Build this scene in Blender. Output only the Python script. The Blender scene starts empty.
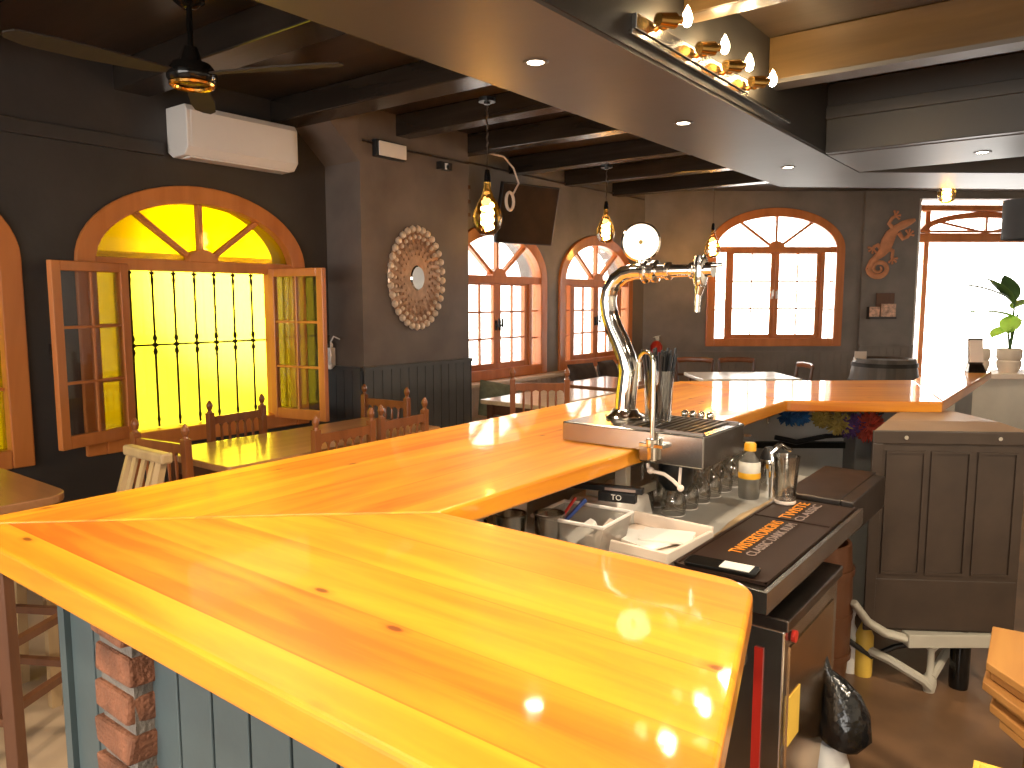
import bpy, bmesh, math, random
from mathutils import Matrix, Vector
random.seed(7)
PI = math.pi
R = math.radians
scn = bpy.context.scene
COL = scn.collection
YAW = R(37.56)

# ------------------------------------------------------------------ helpers
class MB:
    def __init__(s, M=None):
        s.bm = bmesh.new(); s.M = M or Matrix()
    def v(s, p):
        return s.bm.verts.new(s.M @ Vector(p))
    def f(s, vs):
        try: return s.bm.faces.new(vs)
        except ValueError: return None
    def box(s, x0, x1, y0, y1, z0, z1):
        p = [s.v((x, y, z)) for z in (z0, z1) for y in (y0, y1) for x in (x0, x1)]
        for q in ((0,2,3,1),(4,5,7,6),(0,1,5,4),(2,6,7,3),(0,4,6,2),(1,3,7,5)):
            s.f([p[i] for i in q])
        return s
    def hexa(s, bot, top):
        b = [s.v(p) for p in bot]; t = [s.v(p) for p in top]; n = len(b)
        s.f(b[::-1]); s.f(t)
        for i in range(n): s.f([b[i], b[(i+1)%n], t[(i+1)%n], t[i]])
        return s
    def prism(s, pts, z0, z1):
        return s.hexa([(p[0], p[1], z0) for p in pts], [(p[0], p[1], z1) for p in pts])
    def prismy(s, pts, y0, y1):          # outline in x,z; depth along y
        return s.hexa([(p[0], y0, p[1]) for p in pts], [(p[0], y1, p[1]) for p in pts])
    def strip(s, A, B, d0, d1):          # band between two outlines in x,z, depth along y
        R_ = [[s.v((a[0],d0,a[1])), s.v((c[0],d0,c[1])), s.v((c[0],d1,c[1])), s.v((a[0],d1,a[1]))] for a, c in zip(A, B)]
        for q, r in zip(R_, R_[1:]):
            for k in range(4): s.f([q[k], q[(k+1)%4], r[(k+1)%4], r[k]])
        s.f(R_[0]); s.f(R_[-1][::-1])
        return s
    def ring(s, c, u, w, r, n, ph=0):
        return [s.v(c + u*(r*math.cos(2*PI*i/n+ph)) + w*(r*math.sin(2*PI*i/n+ph))) for i in range(n)]
    def tube(s, pts, r, n=10, cap=True, closed=False, flat=1.0, up=None):
        P = [Vector(p) for p in pts]; m = len(P)
        rr = r if isinstance(r, (list, tuple)) else [r]*m
        rings = []; last = None
        for i in range(m):
            if closed: t = P[(i+1)%m]-P[i-1]
            else: t = P[min(i+1, m-1)]-P[max(i-1, 0)]
            t.normalize()
            if up is not None: a = Vector(up)
            elif last is not None: a = last
            else: a = Vector((0,0,1)) if abs(t.z) < .9 else Vector((1,0,0))
            u = (a - t*a.dot(t))
            if u.length < 1e-6: u = t.orthogonal()
            u.normalize(); w = t.cross(u); last = u
            rings.append(s.ring(P[i], u*flat, w, max(rr[i], 1e-4), n))
        for i in range(m if closed else m-1):
            a, b = rings[i], rings[(i+1)%m]
            for k in range(n): s.f([a[k], a[(k+1)%n], b[(k+1)%n], b[k]])
        if cap and not closed:
            s.f(rings[0][::-1]); s.f(rings[-1])
        return s
    def cyl(s, p, q, r, r2=None, n=14):
        return s.tube([p, q], [r, r if r2 is None else r2], n)
    def bar(s, p, q, w, h, up=(0,0,1)):   # rectangular bar from p to q
        P, Q = Vector(p), Vector(q); t = (Q-P).normalized(); a = Vector(up)
        if abs(t.dot(a)) > .98: a = Vector((1,0,0))
        u = (a - t*a.dot(t)).normalized(); x = t.cross(u)
        B = [P + x*(i*w/2) + u*(j*h/2) for i, j in ((-1,-1),(1,-1),(1,1),(-1,1))]
        T = [b + (Q-P) for b in B]
        return s.hexa(B, T)
    def lathe(s, prof, c=(0,0,0), n=18, closed=False):
        C = Vector(c); rings = []
        for r, z in prof:
            if r < 1e-5: rings.append([s.v(C+Vector((0,0,z)))])
            else: rings.append([s.v(C+Vector((r*math.cos(2*PI*i/n), r*math.sin(2*PI*i/n), z))) for i in range(n)])
        for a, b in zip(rings, rings[1:]):
            for k in range(n):
                k2 = (k+1) % n
                if len(a) == 1 and len(b) == 1: continue
                if len(a) == 1: s.f([a[0], b[k2], b[k]])
                elif len(b) == 1: s.f([a[k], a[k2], b[0]])
                else: s.f([a[k], a[k2], b[k2], b[k]])
        return s
    def sph(s, c, r, n=10, sc=(1,1,1)):
        c = Vector(c); m = max(4, n//2); rings = []
        for j in range(m+1):
            th = PI*j/m
            if j in (0, m): rings.append([s.v(c+Vector((0,0,r*math.cos(th)*sc[2])))])
            else: rings.append([s.v(c+Vector((r*math.sin(th)*math.cos(2*PI*i/n)*sc[0], r*math.sin(th)*math.sin(2*PI*i/n)*sc[1], r*math.cos(th)*sc[2]))) for i in range(n)])
        for a, b in zip(rings, rings[1:]):
            for k in range(n):
                k2 = (k+1) % n
                if len(a) == 1: s.f([a[0], b[k], b[k2]])
                elif len(b) == 1: s.f([a[k], b[0], a[k2]])
                else: s.f([a[k], b[k], b[k2], a[k2]])
        return s
    def build(s, name, mat, parent=None, bevel=0, smooth=False, seg=2):
        bmesh.ops.recalc_face_normals(s.bm, faces=s.bm.faces)
        me = bpy.data.meshes.new(name); s.bm.to_mesh(me); s.bm.free()
        if mat: me.materials.append(mat)
        if smooth:
            me.shade_smooth()
            try: me.set_sharp_from_angle(angle=R(40))
            except Exception: pass
        o = bpy.data.objects.new(name, me); COL.objects.link(o)
        if parent: o.parent = parent
        if bevel:
            b = o.modifiers.new('bevel', 'BEVEL'); b.width = bevel; b.segments = seg; b.limit_method = 'ANGLE'; b.angle_limit = R(40)
            b.harden_normals = False
        return o

def tag(o, label, cat, group=None):
    o['label'] = label; o['category'] = cat
    if group: o['group'] = group
    return o
def thing(name, label, cat, loc=(0,0,0), rz=0, group=None):
    o = bpy.data.objects.new(name, None); COL.objects.link(o); o.empty_display_size = .05
    o.location = loc; o.rotation_euler = (0,0,rz)
    return tag(o, label, cat, group)
def struct(o):
    o['kind'] = 'structure'; return o
def sempty(name, M=None):
    o = bpy.data.objects.new(name, None); COL.objects.link(o)
    if M: o.matrix_world = M
    return struct(o)
def dup(o, parent=None):
    c = o.copy(); COL.objects.link(c)
    if parent: c.parent = parent
    for ch in list(o.children): dup(ch, c)
    return c

# ------------------------------------------------------------------ materials
def newmat(name):
    m = bpy.data.materials.new(name); m.use_nodes = True
    nt = m.node_tree; b = nt.nodes['Principled BSDF']
    return m, nt, b
def L(nt, a, b): nt.links.new(a, b)
def rgb(c): return (c[0], c[1], c[2], 1)
def paint(name, c, rough=.5, metal=0, var=.12, scale=6, bump=0, coat=0, spec=.5, alpha=None):
    m, nt, b = newmat(name)
    tc = nt.nodes.new('ShaderNodeTexCoord'); n = nt.nodes.new('ShaderNodeTexNoise')
    n.inputs['Scale'].default_value = scale; n.inputs['Detail'].default_value = 4
    L(nt, tc.outputs['Object'], n.inputs['Vector'])
    r = nt.nodes.new('ShaderNodeValToRGB')
    r.color_ramp.elements[0].position = .3; r.color_ramp.elements[1].position = .7
    r.color_ramp.elements[0].color = rgb([x*(1-var) for x in c]); r.color_ramp.elements[1].color = rgb([min(1, x*(1+var)) for x in c])
    L(nt, n.outputs['Fac'], r.inputs['Fac']); L(nt, r.outputs['Color'], b.inputs['Base Color'])
    b.inputs['Roughness'].default_value = rough; b.inputs['Metallic'].default_value = metal
    b.inputs['Coat Weight'].default_value = coat; b.inputs['Coat Roughness'].default_value = .08
    b.inputs['Specular IOR Level'].default_value = spec
    if bump:
        bp = nt.nodes.new('ShaderNodeBump'); bp.inputs['Strength'].default_value = bump; bp.inputs['Distance'].default_value = .01
        n2 = nt.nodes.new('ShaderNodeTexNoise'); n2.inputs['Scale'].default_value = scale*6
        L(nt, tc.outputs['Object'], n2.inputs['Vector']); L(nt, n2.outputs['Fac'], bp.inputs['Height']); L(nt, bp.outputs['Normal'], b.inputs['Normal'])
    return m
def wood(name, c1, c2, axis='Y', rough=.4, coat=0, plank=0, knots=0, gs=1.0, coatr=.06, bump=.05):
    """grain runs along axis; plank = board width across it"""
    m, nt, b = newmat(name)
    N = nt.nodes.new
    tc = N('ShaderNodeTexCoord'); sep = N('ShaderNodeSeparateXYZ'); L(nt, tc.outputs['Object'], sep.inputs[0])
    across = {'X': 'Y', 'Y': 'X', 'Z': 'X'}[axis]
    seed = None
    def math_(op, a, bb=None):
        k = N('ShaderNodeMath'); k.operation = op
        for i, q in enumerate((a, bb)):
            if q is None: continue
            if isinstance(q, (int, float)): k.inputs[i].default_value = q
            else: L(nt, q, k.inputs[i])
        return k.outputs[0]
    vec = N('ShaderNodeCombineXYZ')
    sc = {a: 14*gs for a in 'XYZ'}; sc[axis] = 1.3*gs
    outs = {}
    for a in 'XYZ': outs[a] = math_('MULTIPLY', sep.outputs[a], sc[a])
    if plank:
        pid = math_('FLOOR', math_('DIVIDE', sep.outputs[across], plank))
        wn = N('ShaderNodeTexWhiteNoise'); wn.noise_dimensions = '1D'; L(nt, pid, wn.inputs['W'])
        outs[axis] = math_('ADD', outs[axis], math_('MULTIPLY', wn.outputs['Value'], 37.0))
        seed = wn.outputs['Value']
    for i, a in enumerate('XYZ'): L(nt, outs[a], vec.inputs[i])
    no = N('ShaderNodeTexNoise'); no.inputs['Scale'].default_value = 1; no.inputs['Detail'].default_value = 6; no.inputs['Distortion'].default_value = .6
    L(nt, vec.outputs[0], no.inputs['Vector'])
    big = N('ShaderNodeTexNoise'); big.inputs['Scale'].default_value = .35; L(nt, vec.outputs[0], big.inputs['Vector'])
    f = math_('ADD', math_('MULTIPLY', no.outputs['Fac'], .65), math_('MULTIPLY', big.outputs['Fac'], .35))
    if seed is not None: f = math_('ADD', f, math_('MULTIPLY', math_('SUBTRACT', seed, .5), .18))
    r = N('ShaderNodeValToRGB'); r.color_ramp.elements[0].position = .34; r.color_ramp.elements[1].position = .66
    r.color_ramp.elements[0].color = rgb(c1); r.color_ramp.elements[1].color = rgb(c2)
    L(nt, f, r.inputs['Fac']); colout = r.outputs['Color']
    if plank:
        fr = math_('FRACT', math_('DIVIDE', sep.outputs[across], plank))
        seam = math_('LESS_THAN', fr, .003/plank)
        mx = N('ShaderNodeMix'); mx.data_type = 'RGBA'; L(nt, math_('MULTIPLY', seam, .3), mx.inputs[0]); L(nt, colout, mx.inputs[6])
        mx.inputs[7].default_value = rgb([x*.35 for x in c1]); colout = mx.outputs[2]
    if knots:
        kv = N('ShaderNodeCombineXYZ')
        for i, a in enumerate('XYZ'):
            L(nt, math_('MULTIPLY', sep.outputs[a], (3.2 if a == axis else 7.5) if a != 'Z' else .01), kv.inputs[i])
        vo = N('ShaderNodeTexVoronoi'); vo.inputs['Scale'].default_value = knots; vo.inputs['Randomness'].default_value = 1
        nz = N('ShaderNodeTexNoise'); nz.inputs['Scale'].default_value = 30; L(nt, tc.outputs['Object'], nz.inputs['Vector'])
        L(nt, kv.outputs[0], vo.inputs['Vector'])
        kk = math_('ADD', vo.outputs['Distance'], math_('MULTIPLY', nz.outputs['Fac'], .05))
        kr = N('ShaderNodeValToRGB'); e = kr.color_ramp.elements
        e[0].position = .075; e[0].color = (1,1,1,1); e[1].position = .19; e[1].color = (0,0,0,1)
        ee = kr.color_ramp.elements.new(.11); ee.color = (.28,.28,.28,1)
        L(nt, kk, kr.inputs['Fac'])
        mx = N('ShaderNodeMix'); mx.data_type = 'RGBA'; L(nt, math_('MULTIPLY', kr.outputs['Color'], .85), mx.inputs[0]); L(nt, colout, mx.inputs[6])
        mx.inputs[7].default_value = rgb((c1[0]*.28, c1[1]*.18, c1[2]*.3)); colout = mx.outputs[2]
    L(nt, colout, b.inputs['Base Color'])
    b.inputs['Roughness'].default_value = rough
    b.inputs['Coat Weight'].default_value = coat; b.inputs['Coat Roughness'].default_value = coatr
    if bump:
        bp = N('ShaderNodeBump'); bp.inputs['Strength'].default_value = bump; bp.inputs['Distance'].default_value = .004
        L(nt, no.outputs['Fac'], bp.inputs['Height']); L(nt, bp.outputs['Normal'], b.inputs['Normal'])
        if coat:
            n3 = N('ShaderNodeTexNoise'); n3.inputs['Scale'].default_value = 9; L(nt, tc.outputs['Object'], n3.inputs['Vector'])
            b2 = N('ShaderNodeBump'); b2.inputs['Strength'].default_value = .05; b2.inputs['Distance'].default_value = .01
            L(nt, n3.outputs['Fac'], b2.inputs['Height']); L(nt, b2.outputs['Normal'], b.inputs['Coat Normal'])
    return m
def emit(name, c, s):
    m, nt, b = newmat(name)
    b.inputs['Base Color'].default_value = rgb(c); b.inputs['Emission Color'].default_value = rgb(c); b.inputs['Emission Strength'].default_value = s
    return m
def pane(name, tint, gloss=.08, rough=.03, translucent=0, tcol=None):
    """thin glass: tinted see-through with a little mirror reflection"""
    m = bpy.data.materials.new(name); m.use_nodes = True; nt = m.node_tree; nt.nodes.clear(); N = nt.nodes.new
    out = N('ShaderNodeOutputMaterial'); tr = N('ShaderNodeBsdfTransparent'); tr.inputs[0].default_value = rgb(tint)
    gl = N('ShaderNodeBsdfGlossy'); gl.inputs['Roughness'].default_value = rough
    mix = N('ShaderNodeMixShader'); fr = N('ShaderNodeLayerWeight'); fr.inputs[0].default_value = .25
    mm = N('ShaderNodeMath'); mm.operation = 'MULTIPLY_ADD'; L(nt, fr.outputs['Fresnel'], mm.inputs[0]); mm.inputs[1].default_value = .6; mm.inputs[2].default_value = gloss
    first = tr.outputs[0]
    if translucent:
        tl = N('ShaderNodeBsdfTranslucent'); tl.inputs[0].default_value = rgb(tcol or tint)
        no = N('ShaderNodeTexNoise'); no.inputs['Scale'].default_value = 3
        m2 = N('ShaderNodeMixShader'); m2.inputs[0].default_value = translucent; L(nt, tr.outputs[0], m2.inputs[1]); L(nt, tl.outputs[0], m2.inputs[2]); first = m2.outputs[0]
    L(nt, mm.outputs[0], mix.inputs[0]); L(nt, first, mix.inputs[1]); L(nt, gl.outputs[0], mix.inputs[2]); L(nt, mix.outputs[0], out.inputs[0])
    return m

M = {}
M['wall'] = paint('dark_wall_paint', (.038,.032,.029), .42, var=.18, scale=3, bump=.15)
M['wallR'] = paint('hazed_wall_paint', (.20,.175,.155), .45, var=.18, scale=3, bump=.15)  # wall grey lightened to stand in for haze around the doorway
M['pillar'] = paint('pillar_paint', (.155,.122,.102), .38, var=.2, scale=3, bump=.12)
M['wains'] = paint('grey_boarding_paint', (.080,.082,.082), .3, var=.12, scale=5, bump=.05)
M['ceil'] = wood('stained_ceiling_boards', (.030,.020,.013), (.058,.038,.025), 'X', .28, plank=.12, bump=.1)
M['beam'] = wood('dark_beam_wood', (.018,.013,.010), (.034,.026,.020), 'X', .24, bump=.15)
M['beamgold'] = wood('brown_beam_wood', (.085,.048,.016), (.14,.08,.028), 'X', .28, bump=.3)
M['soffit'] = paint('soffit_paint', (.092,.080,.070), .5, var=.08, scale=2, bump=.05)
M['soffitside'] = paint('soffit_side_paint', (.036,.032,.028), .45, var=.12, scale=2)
M['barX'] = wood('varnished_pine_cross', (.56,.14,.004), (.85,.345,.012), 'X', .42, coat=.8, plank=.135, knots=1.5, coatr=.05, gs=1.5)
M['barY'] = wood('varnished_pine_long', (.56,.14,.004), (.85,.345,.012), 'Y', .42, coat=.8, plank=.14, knots=1.5, coatr=.05, gs=1.5)
M['frame'] = wood('orange_window_wood', (.50,.15,.030), (.64,.22,.052), 'Z', .38, coat=.25, gs=.7)
M['chair'] = wood('honey_chair_wood', (.17,.048,.010), (.29,.09,.024), 'Z', .35, coat=.3)
M['palechair'] = wood('pale_chair_wood', (.34,.22,.11), (.48,.33,.17), 'Z', .4)
M['table'] = wood('table_wood', (.30,.13,.045), (.44,.22,.085), 'Y', .28, coat=.4, plank=.1)
M['stool'] = wood('stool_wood', (.075,.028,.012), (.13,.05,.02), 'Z', .4)
M['whitetop'] = paint('light_table_top', (.75,.70,.6), .25, var=.04)
M['cream'] = paint('cream_panel_paint', (.76,.64,.54), .5, var=.06)  # cream raised to stand in for window bloom on the ledge and bench
M['bluepanel'] = paint('blue_grey_board_paint', (.062,.088,.095), .38, var=.12, scale=4, bump=.05)
M['groove'] = paint('board_groove', (.02,.025,.03), .7)
M['brick'] = paint('red_brick', (.17,.066,.032), .85, var=.45, scale=18, bump=.6)
M['mortar'] = paint('grey_mortar', (.15,.13,.11), .9, var=.25, scale=20, bump=.5)
M['white'] = paint('white_plastic', (.80,.76,.72), .35, var=.02)
M['black'] = paint('black_plastic', (.012,.012,.013), .35, var=.2)
M['blackgloss'] = paint('black_gloss_metal', (.010,.009,.008), .12, metal=.3, var=.2)
M['blade'] = wood('fan_blade_wood', (.018,.012,.008), (.035,.022,.013), 'X', .75)
M['brass'] = paint('polished_brass', (.85,.50,.14), .18, metal=1, var=.1)
M['chrome'] = paint('polished_chrome', (.86,.82,.76), .07, metal=1, var=.04)
M['steel'] = paint('brushed_steel', (.58,.54,.48), .25, metal=1, var=.12, scale=12)
M['darksteel'] = paint('dull_steel', (.16,.13,.11), .32, metal=1, var=.2, scale=10)
M['iron'] = paint('black_iron', (.02,.016,.012), .5, metal=.6, var=.3)
M['glass'] = pane('clear_window_glass', (.96,.96,.95), .04)
M['yglass'] = pane('yellow_glass', (.29,.215,.0008), .03, translucent=.25, tcol=(.48,.32,.005))
M['yfilm'] = pane('pale_yellow_glass', (.56,.50,.105), .03, translucent=.25, tcol=(.6,.5,.06))
M['cup'] = pane('drinking_glass', (.93,.91,.87), .16)
M['frost'] = pane('cloudy_plastic', (.80,.80,.78), .12, .15, translucent=.45, tcol=(.95,.95,.92))
M['amber'] = pane('amber_bulb_glass', (1.0,.72,.30), .08)
M['bulb'] = emit('lit_filament', (1.0,.66,.28), 60)
M['candle'] = emit('lit_candle_bulb', (1.0,.83,.55), 70)
M['spot'] = emit('lit_spot_lens', (1.0,.86,.66), 30)
M['badge'] = emit('lit_badge_face', (1.0,.95,.85), 1.2)
M['floor'] = paint('beige_floor_tiles', (.34,.25,.17), .45, var=.15, scale=2)
M['floorR'] = paint('brown_floor_tiles', (.16,.085,.042), .35, var=.35, scale=3)
M['terra'] = paint('terracotta', (.62,.27,.13), .6, var=.15, scale=14, bump=.2)
M['copperbead'] = paint('copper_leaf', (.52,.33,.22), .38, metal=.6, var=.25, scale=20)
M['bead'] = paint('pearl_copper_bead', (.85,.68,.52), .28, metal=.5, var=.05)
M['mirror'] = paint('mirror_glass', (.95,.95,.95), .03, metal=1, var=0)
M['greenfab'] = paint('sage_cushion_fabric', (.17,.19,.13), .9, var=.2, scale=20, bump=.3)
M['darkfab'] = paint('dark_cushion_fabric', (.05,.035,.028), .85, var=.3, scale=12, bump=.3)
M['red'] = paint('red_enamel', (.45,.025,.015), .3, var=.05)
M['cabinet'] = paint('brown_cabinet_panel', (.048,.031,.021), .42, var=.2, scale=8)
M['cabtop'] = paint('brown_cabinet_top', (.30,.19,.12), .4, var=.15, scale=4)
M['greyp'] = paint('grey_panel', (.20,.19,.17), .5, var=.12)
M['plaster'] = paint('pale_plaster', (.68,.64,.56), .7, var=.12, scale=3)
M['standp'] = paint('pale_stand_enamel', (.46,.42,.34), .45, var=.1)
M['pine'] = wood('raw_pine', (.36,.15,.038), (.50,.24,.065), 'Y', .5)
M['yellow'] = paint('yellow_box_card', (.80,.52,.08), .5, var=.08)
M['paper'] = paint('white_paper', (.78,.75,.70), .7, var=.05)
M['blueink'] = paint('blue_plastic', (.03,.07,.30), .4, var=.1)
M['greytop'] = paint('pale_grey_work_top', (.36,.34,.31), .3, var=.12)
M['traysteel'] = paint('satin_tray_steel', (.42,.39,.34), .2, metal=1, var=.12, scale=8)
M['lightwood'] = wood('light_table_wood', (.52,.38,.22), (.66,.50,.30), 'Y', .3, coat=.4, plank=.1)
M['mat'] = paint('bar_mat_rubber', (.028,.014,.009), .5, var=.15, spec=.25)
M['orange'] = paint('orange_print', (.85,.30,.03), .5, var=.05)
M['greyprint'] = paint('grey_print', (.30,.22,.19), .5, var=.1)
M['bag'] = paint('black_bin_bag', (.008,.008,.008), .22, var=.3, bump=.6)
M['keg'] = wood('banded_brown_bin', (.085,.032,.014), (.14,.055,.024), 'Z', .4)
M['barrel'] = wood('barrel_oak', (.05,.038,.028), (.09,.065,.045), 'Z', .5, plank=.08)
M['leaf'] = paint('bright_leaf', (.40,.68,.10), .45, var=.25, scale=8)
M['leafd'] = paint('dark_leaf', (.07,.14,.04), .45, var=.25, scale=8)
M['pot'] = paint('cream_pot', (.66,.56,.46), .5, var=.1)
M['shade'] = paint('charcoal_lamp_shade', (.06,.062,.068), .8, var=.1)
M['ycap'] = paint('yellow_cap_plastic', (.90,.45,.03), .35, var=.03)
M['featherblue'] = paint('blue_feathers', (.02,.10,.25), .8, var=.4, scale=30)
M['feathergold'] = paint('gold_feathers', (.40,.27,.06), .8, var=.4, scale=30)
M['featherred'] = paint('red_feathers', (.50,.06,.03), .8, var=.4, scale=30)
M['featherviolet'] = paint('violet_feathers', (.10,.04,.14), .8, var=.4, scale=30)
M['card'] = paint('printed_leaflets', (.75,.45,.33), .6, var=.5, scale=25)
M['tablewood2'] = wood('dark_table_wood', (.24,.10,.04), (.34,.16,.065), 'X', .3, coat=.4)

# ------------------------------------------------------------------ camera, world
cam = bpy.data.cameras.new('camera'); cam.sensor_width = 36; cam.lens = 760/1024*36; cam.clip_start = .05
co = bpy.data.objects.new('camera', cam); COL.objects.link(co)
co.location = (0,0,1.53); co.rotation_euler = (R(90-6.307), 0, YAW)
scn.camera = co
w = bpy.data.worlds.new('daylight'); scn.world = w; w.use_nodes = True
nt = w.node_tree; bg = nt.nodes['Background']
tcw = nt.nodes.new('ShaderNodeTexCoord'); dp = nt.nodes.new('ShaderNodeVectorMath'); dp.operation = 'DOT_PRODUCT'
gd = Vector((-4.8, 3.28, .24)).normalized(); dp.inputs[1].default_value = gd
L(nt, tcw.outputs['Generated'], dp.inputs[0])
mr = nt.nodes.new('ShaderNodeMapRange'); mr.interpolation_type = 'SMOOTHSTEP'
mr.inputs['From Min'].default_value = .986; mr.inputs['From Max'].default_value = .9998; mr.inputs['To Min'].default_value = 7.5; mr.inputs['To Max'].default_value = 80
L(nt, dp.outputs['Value'], mr.inputs['Value']); L(nt, mr.outputs['Result'], bg.inputs['Strength']); bg.inputs['Color'].default_value = (1,.955,.89,1)
vs = scn.view_settings; scn.display_settings.display_device = 'sRGB'
vs.view_transform = 'Standard'; vs.look = 'None'; vs.gamma = 1; vs.use_curve_mapping = False; vs.exposure = .38
cy = scn.cycles; cy.use_denoising = True; cy.max_bounces = 8; cy.transparent_max_bounces = 16; cy.diffuse_bounces = 5; cy.glossy_bounces = 4
cy.sample_clamp_indirect = 6; cy.caustics_reflective = False; cy.caustics_refractive = False; cy.blur_glossy = .5

# ------------------------------------------------------------------ walls
def frameM(p, ang):      # s along wall, d outward, z up
    c, s_ = math.cos(ang), math.sin(ang)
    return Matrix(((c,-s_,0,p[0]),(s_,c,0,p[1]),(0,0,1,0),(0,0,0,1)))
ML = frameM((-4.8,0), R(90))            # left wall
MBk = frameM((-4.8,9.1), R(39))         # back wall
CZ = 2.95
def arch(s0, s1, z0, zs, zt, n=28, pw=2.0):
    c = (s0+s1)/2; a = (s1-s0)/2; h = zt-zs
    P = [(s0, z0), (s0, zs)]
    for i in range(1, n): t = PI*(1-i/n); P.append((c+a*math.cos(t), zs+h*math.sin(t)))
    P += [(s1, zs), (s1, z0)]
    return P
def wall(name, MM, sA, sB, ops, mat, th=.3, top=CZ):
    b = MB(MM); s = sA
    for o in sorted(ops):
        s0, s1, z0, zs, zt = o
        b.box(s, s0, 0, th, 0, top)
        if z0 > 0: b.box(s0, s1, 0, th, 0, z0)
        A = arch(s0, s1, z0, zs, zt)[1:-1] if zt > zs else [(s0, zs), (s1, zs)]
        T = [(p[0], top) for p in A]
        b.strip(A, T, 0, th); s = s1
    b.box(s, sB, 0, th, 0, top)
    return struct(b.build(name, mat))
ins = .05
WL = [(.10,1.73,.587,1.76,2.276,True), (2.015,3.646,.587,1.76,2.276,True), (5.2,6.84,.735,1.74,2.285,False), (7.09,8.76,.735,1.74,2.29,False)]
WB = [(.839,2.667,.915,2.20,2.735,False)]
def ops(W): return [(a+ins, b-ins, z0+ins, zs, zt-ins) for a, b, z0, zs, zt, _ in W]
wall('wall_left', ML, -3.5, 4.9, ops(WL[:2]), M['wall'])
wall('wall_left_far', ML, 4.9, 9.4, ops(WL[2:]), M['wallR'])
wall('wall_back', MBk, 0, 2.893, ops(WB), M['wallR'])
b = MB(MBk); b.box(2.893, 3.614, -.05, .3, 0, CZ); struct(b.build('wall_back_pier', M['wallR']))
wall('wall_back_right', MBk, 3.614, 9.8, [(3.615, 5.7, 0, 2.86, 2.86)], M['wallR'])
b = MB(); b.box(2.6, 2.9, -3.5, 15.6, 0, CZ); struct(b.build('wall_right', M['plaster']))
b = MB(frameM((-5.1,-3.2), 0)); b.M = Matrix.Translation((0,-3.5,0))
b.box(-5.1,-3.6,0,.3,0,CZ); b.box(-3.6,1.6,0,.3,0,.7); b.box(-3.6,1.6,0,.3,2.6,CZ); b.box(1.6,2.9,0,.3,0,CZ)  # unseen rear opening added to let in fill daylight
struct(b.build('wall_rear', M['plaster']))
b = MB(); b.prism([(-5.1,-3.5),(2.9,-3.5),(2.9,15.7),(-5.1,9.3)], CZ, CZ+.1); struct(b.build('ceiling', M['ceil']))
b = MB(); b.prism([(-5.1,-3.5),(-1.45,-3.5),(-1.45,12.1),(-5.1,9.2)], -.1, 0); struct(b.build('floor', M['floor']))
b = MB(); b.prism([(-1.45,-3.5),(2.9,-3.5),(2.9,15.7),(-1.45,12.1)], -.1, 0); struct(b.build('floor_bar_side', M['floorR']))
# corner with wainscot: pillar
b = MB(); b.box(-4.8,-4.4,3.877,5.096,0,CZ); struct(b.build('pillar', M['pillar']))
b = MB(); b.prismy([(-4.4,2.56),(-4.4,CZ),(-4.75,CZ)], 3.60, 3.8765)
b = MB(); b.hexa([(-4.79,3.86,2.50),(-4.4,3.876,2.50),(-4.4,3.876,2.51),(-4.79,3.86,2.51)][:0] or [(-4.4,3.60,2.80),(-4.4,3.876,2.55),(-4.8,3.876,2.55),(-4.8,3.60,2.80)], [(-4.4,3.60,CZ),(-4.4,3.876,CZ),(-4.8,3.876,CZ),(-4.8,3.60,CZ)])
struct(b.build('beam_bracket', M['pillar']))
def boarding(name, MM, s0, s1, z1, off, mat, pitch=.095, cap=True):
    b = MB(MM); s = s0
    while s < s1-.01:
        e = min(s+pitch-.007, s1); b.box(s, e, -off, 0, .08, z1); s += pitch
    b.box(s0, s1, -off+.006, 0, 0, z1)
    if cap: b.box(s0, s1, -off-.012, 0, z1, z1+.03)
    b.box(s0, s1, -off-.006, 0, 0, .08)
    return struct(b.build(name, mat))
boarding('trim_pillar_front', frameM((-4.4,0), R(90)), 3.862, 5.11, .99, .018, M['wains'])
boarding('trim_pillar_side', frameM((-4.8,3.877), 0), 0, .385, .99, .018, M['wains'])
boarding('trim_pillar_far', frameM((-4.4,5.096), R(180)), 0.0, .39, .99, .018, M['wains'])
boarding('trim_back_wall', MBk, .02, 2.893, .82, .018, M['wallR'])
boarding('trim_back_pier', frameM((-4.8+.05*math.sin(R(39)),9.1-.05*math.cos(R(39))), R(39)), 2.893, 3.614, .90, .018, M['wallR'])
boarding('trim_left_far', ML, 5.12, 9.08, .70, .03, M['cream'], cap=False)
b = MB(); b.box(-4.8,-4.62,5.10,9.05,.70,.735); struct(b.build('trim_window_ledge', M['cream'], bevel=.006))
b = MB(); b.box(-4.8,-4.76,-3.2,2.58,2.44,2.52); struct(b.build('trim_left', M['wall'], bevel=.004))
b = MB(); b.tube([(-4.39,3.9,2.70),(-4.39,4.4,2.695),(-4.39,5.09,2.70)], .008, 6); struct(b.build('trim_cable_pillar', M['darksteel']))
b = MB(); b.tube([(-4.785,5.4,2.815),(-4.785,7,2.81),(-4.785,9.05,2.83)], .009, 6); struct(b.build('trim_cable_wall', M['darksteel']))
# beams across the dining side
BY = [-2.2,-1.0,.2,1.15,2.3,3.40,4.25,5.10,6.18,7.19,8.24]
for i, y in enumerate(BY):
    b = MB(); b.box(-4.799, -2.25, y, y+(.15 if y > 3.8 else .22), 2.79, CZ); struct(b.build('beam_dining', M['beam'], bevel=.008))
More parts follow.
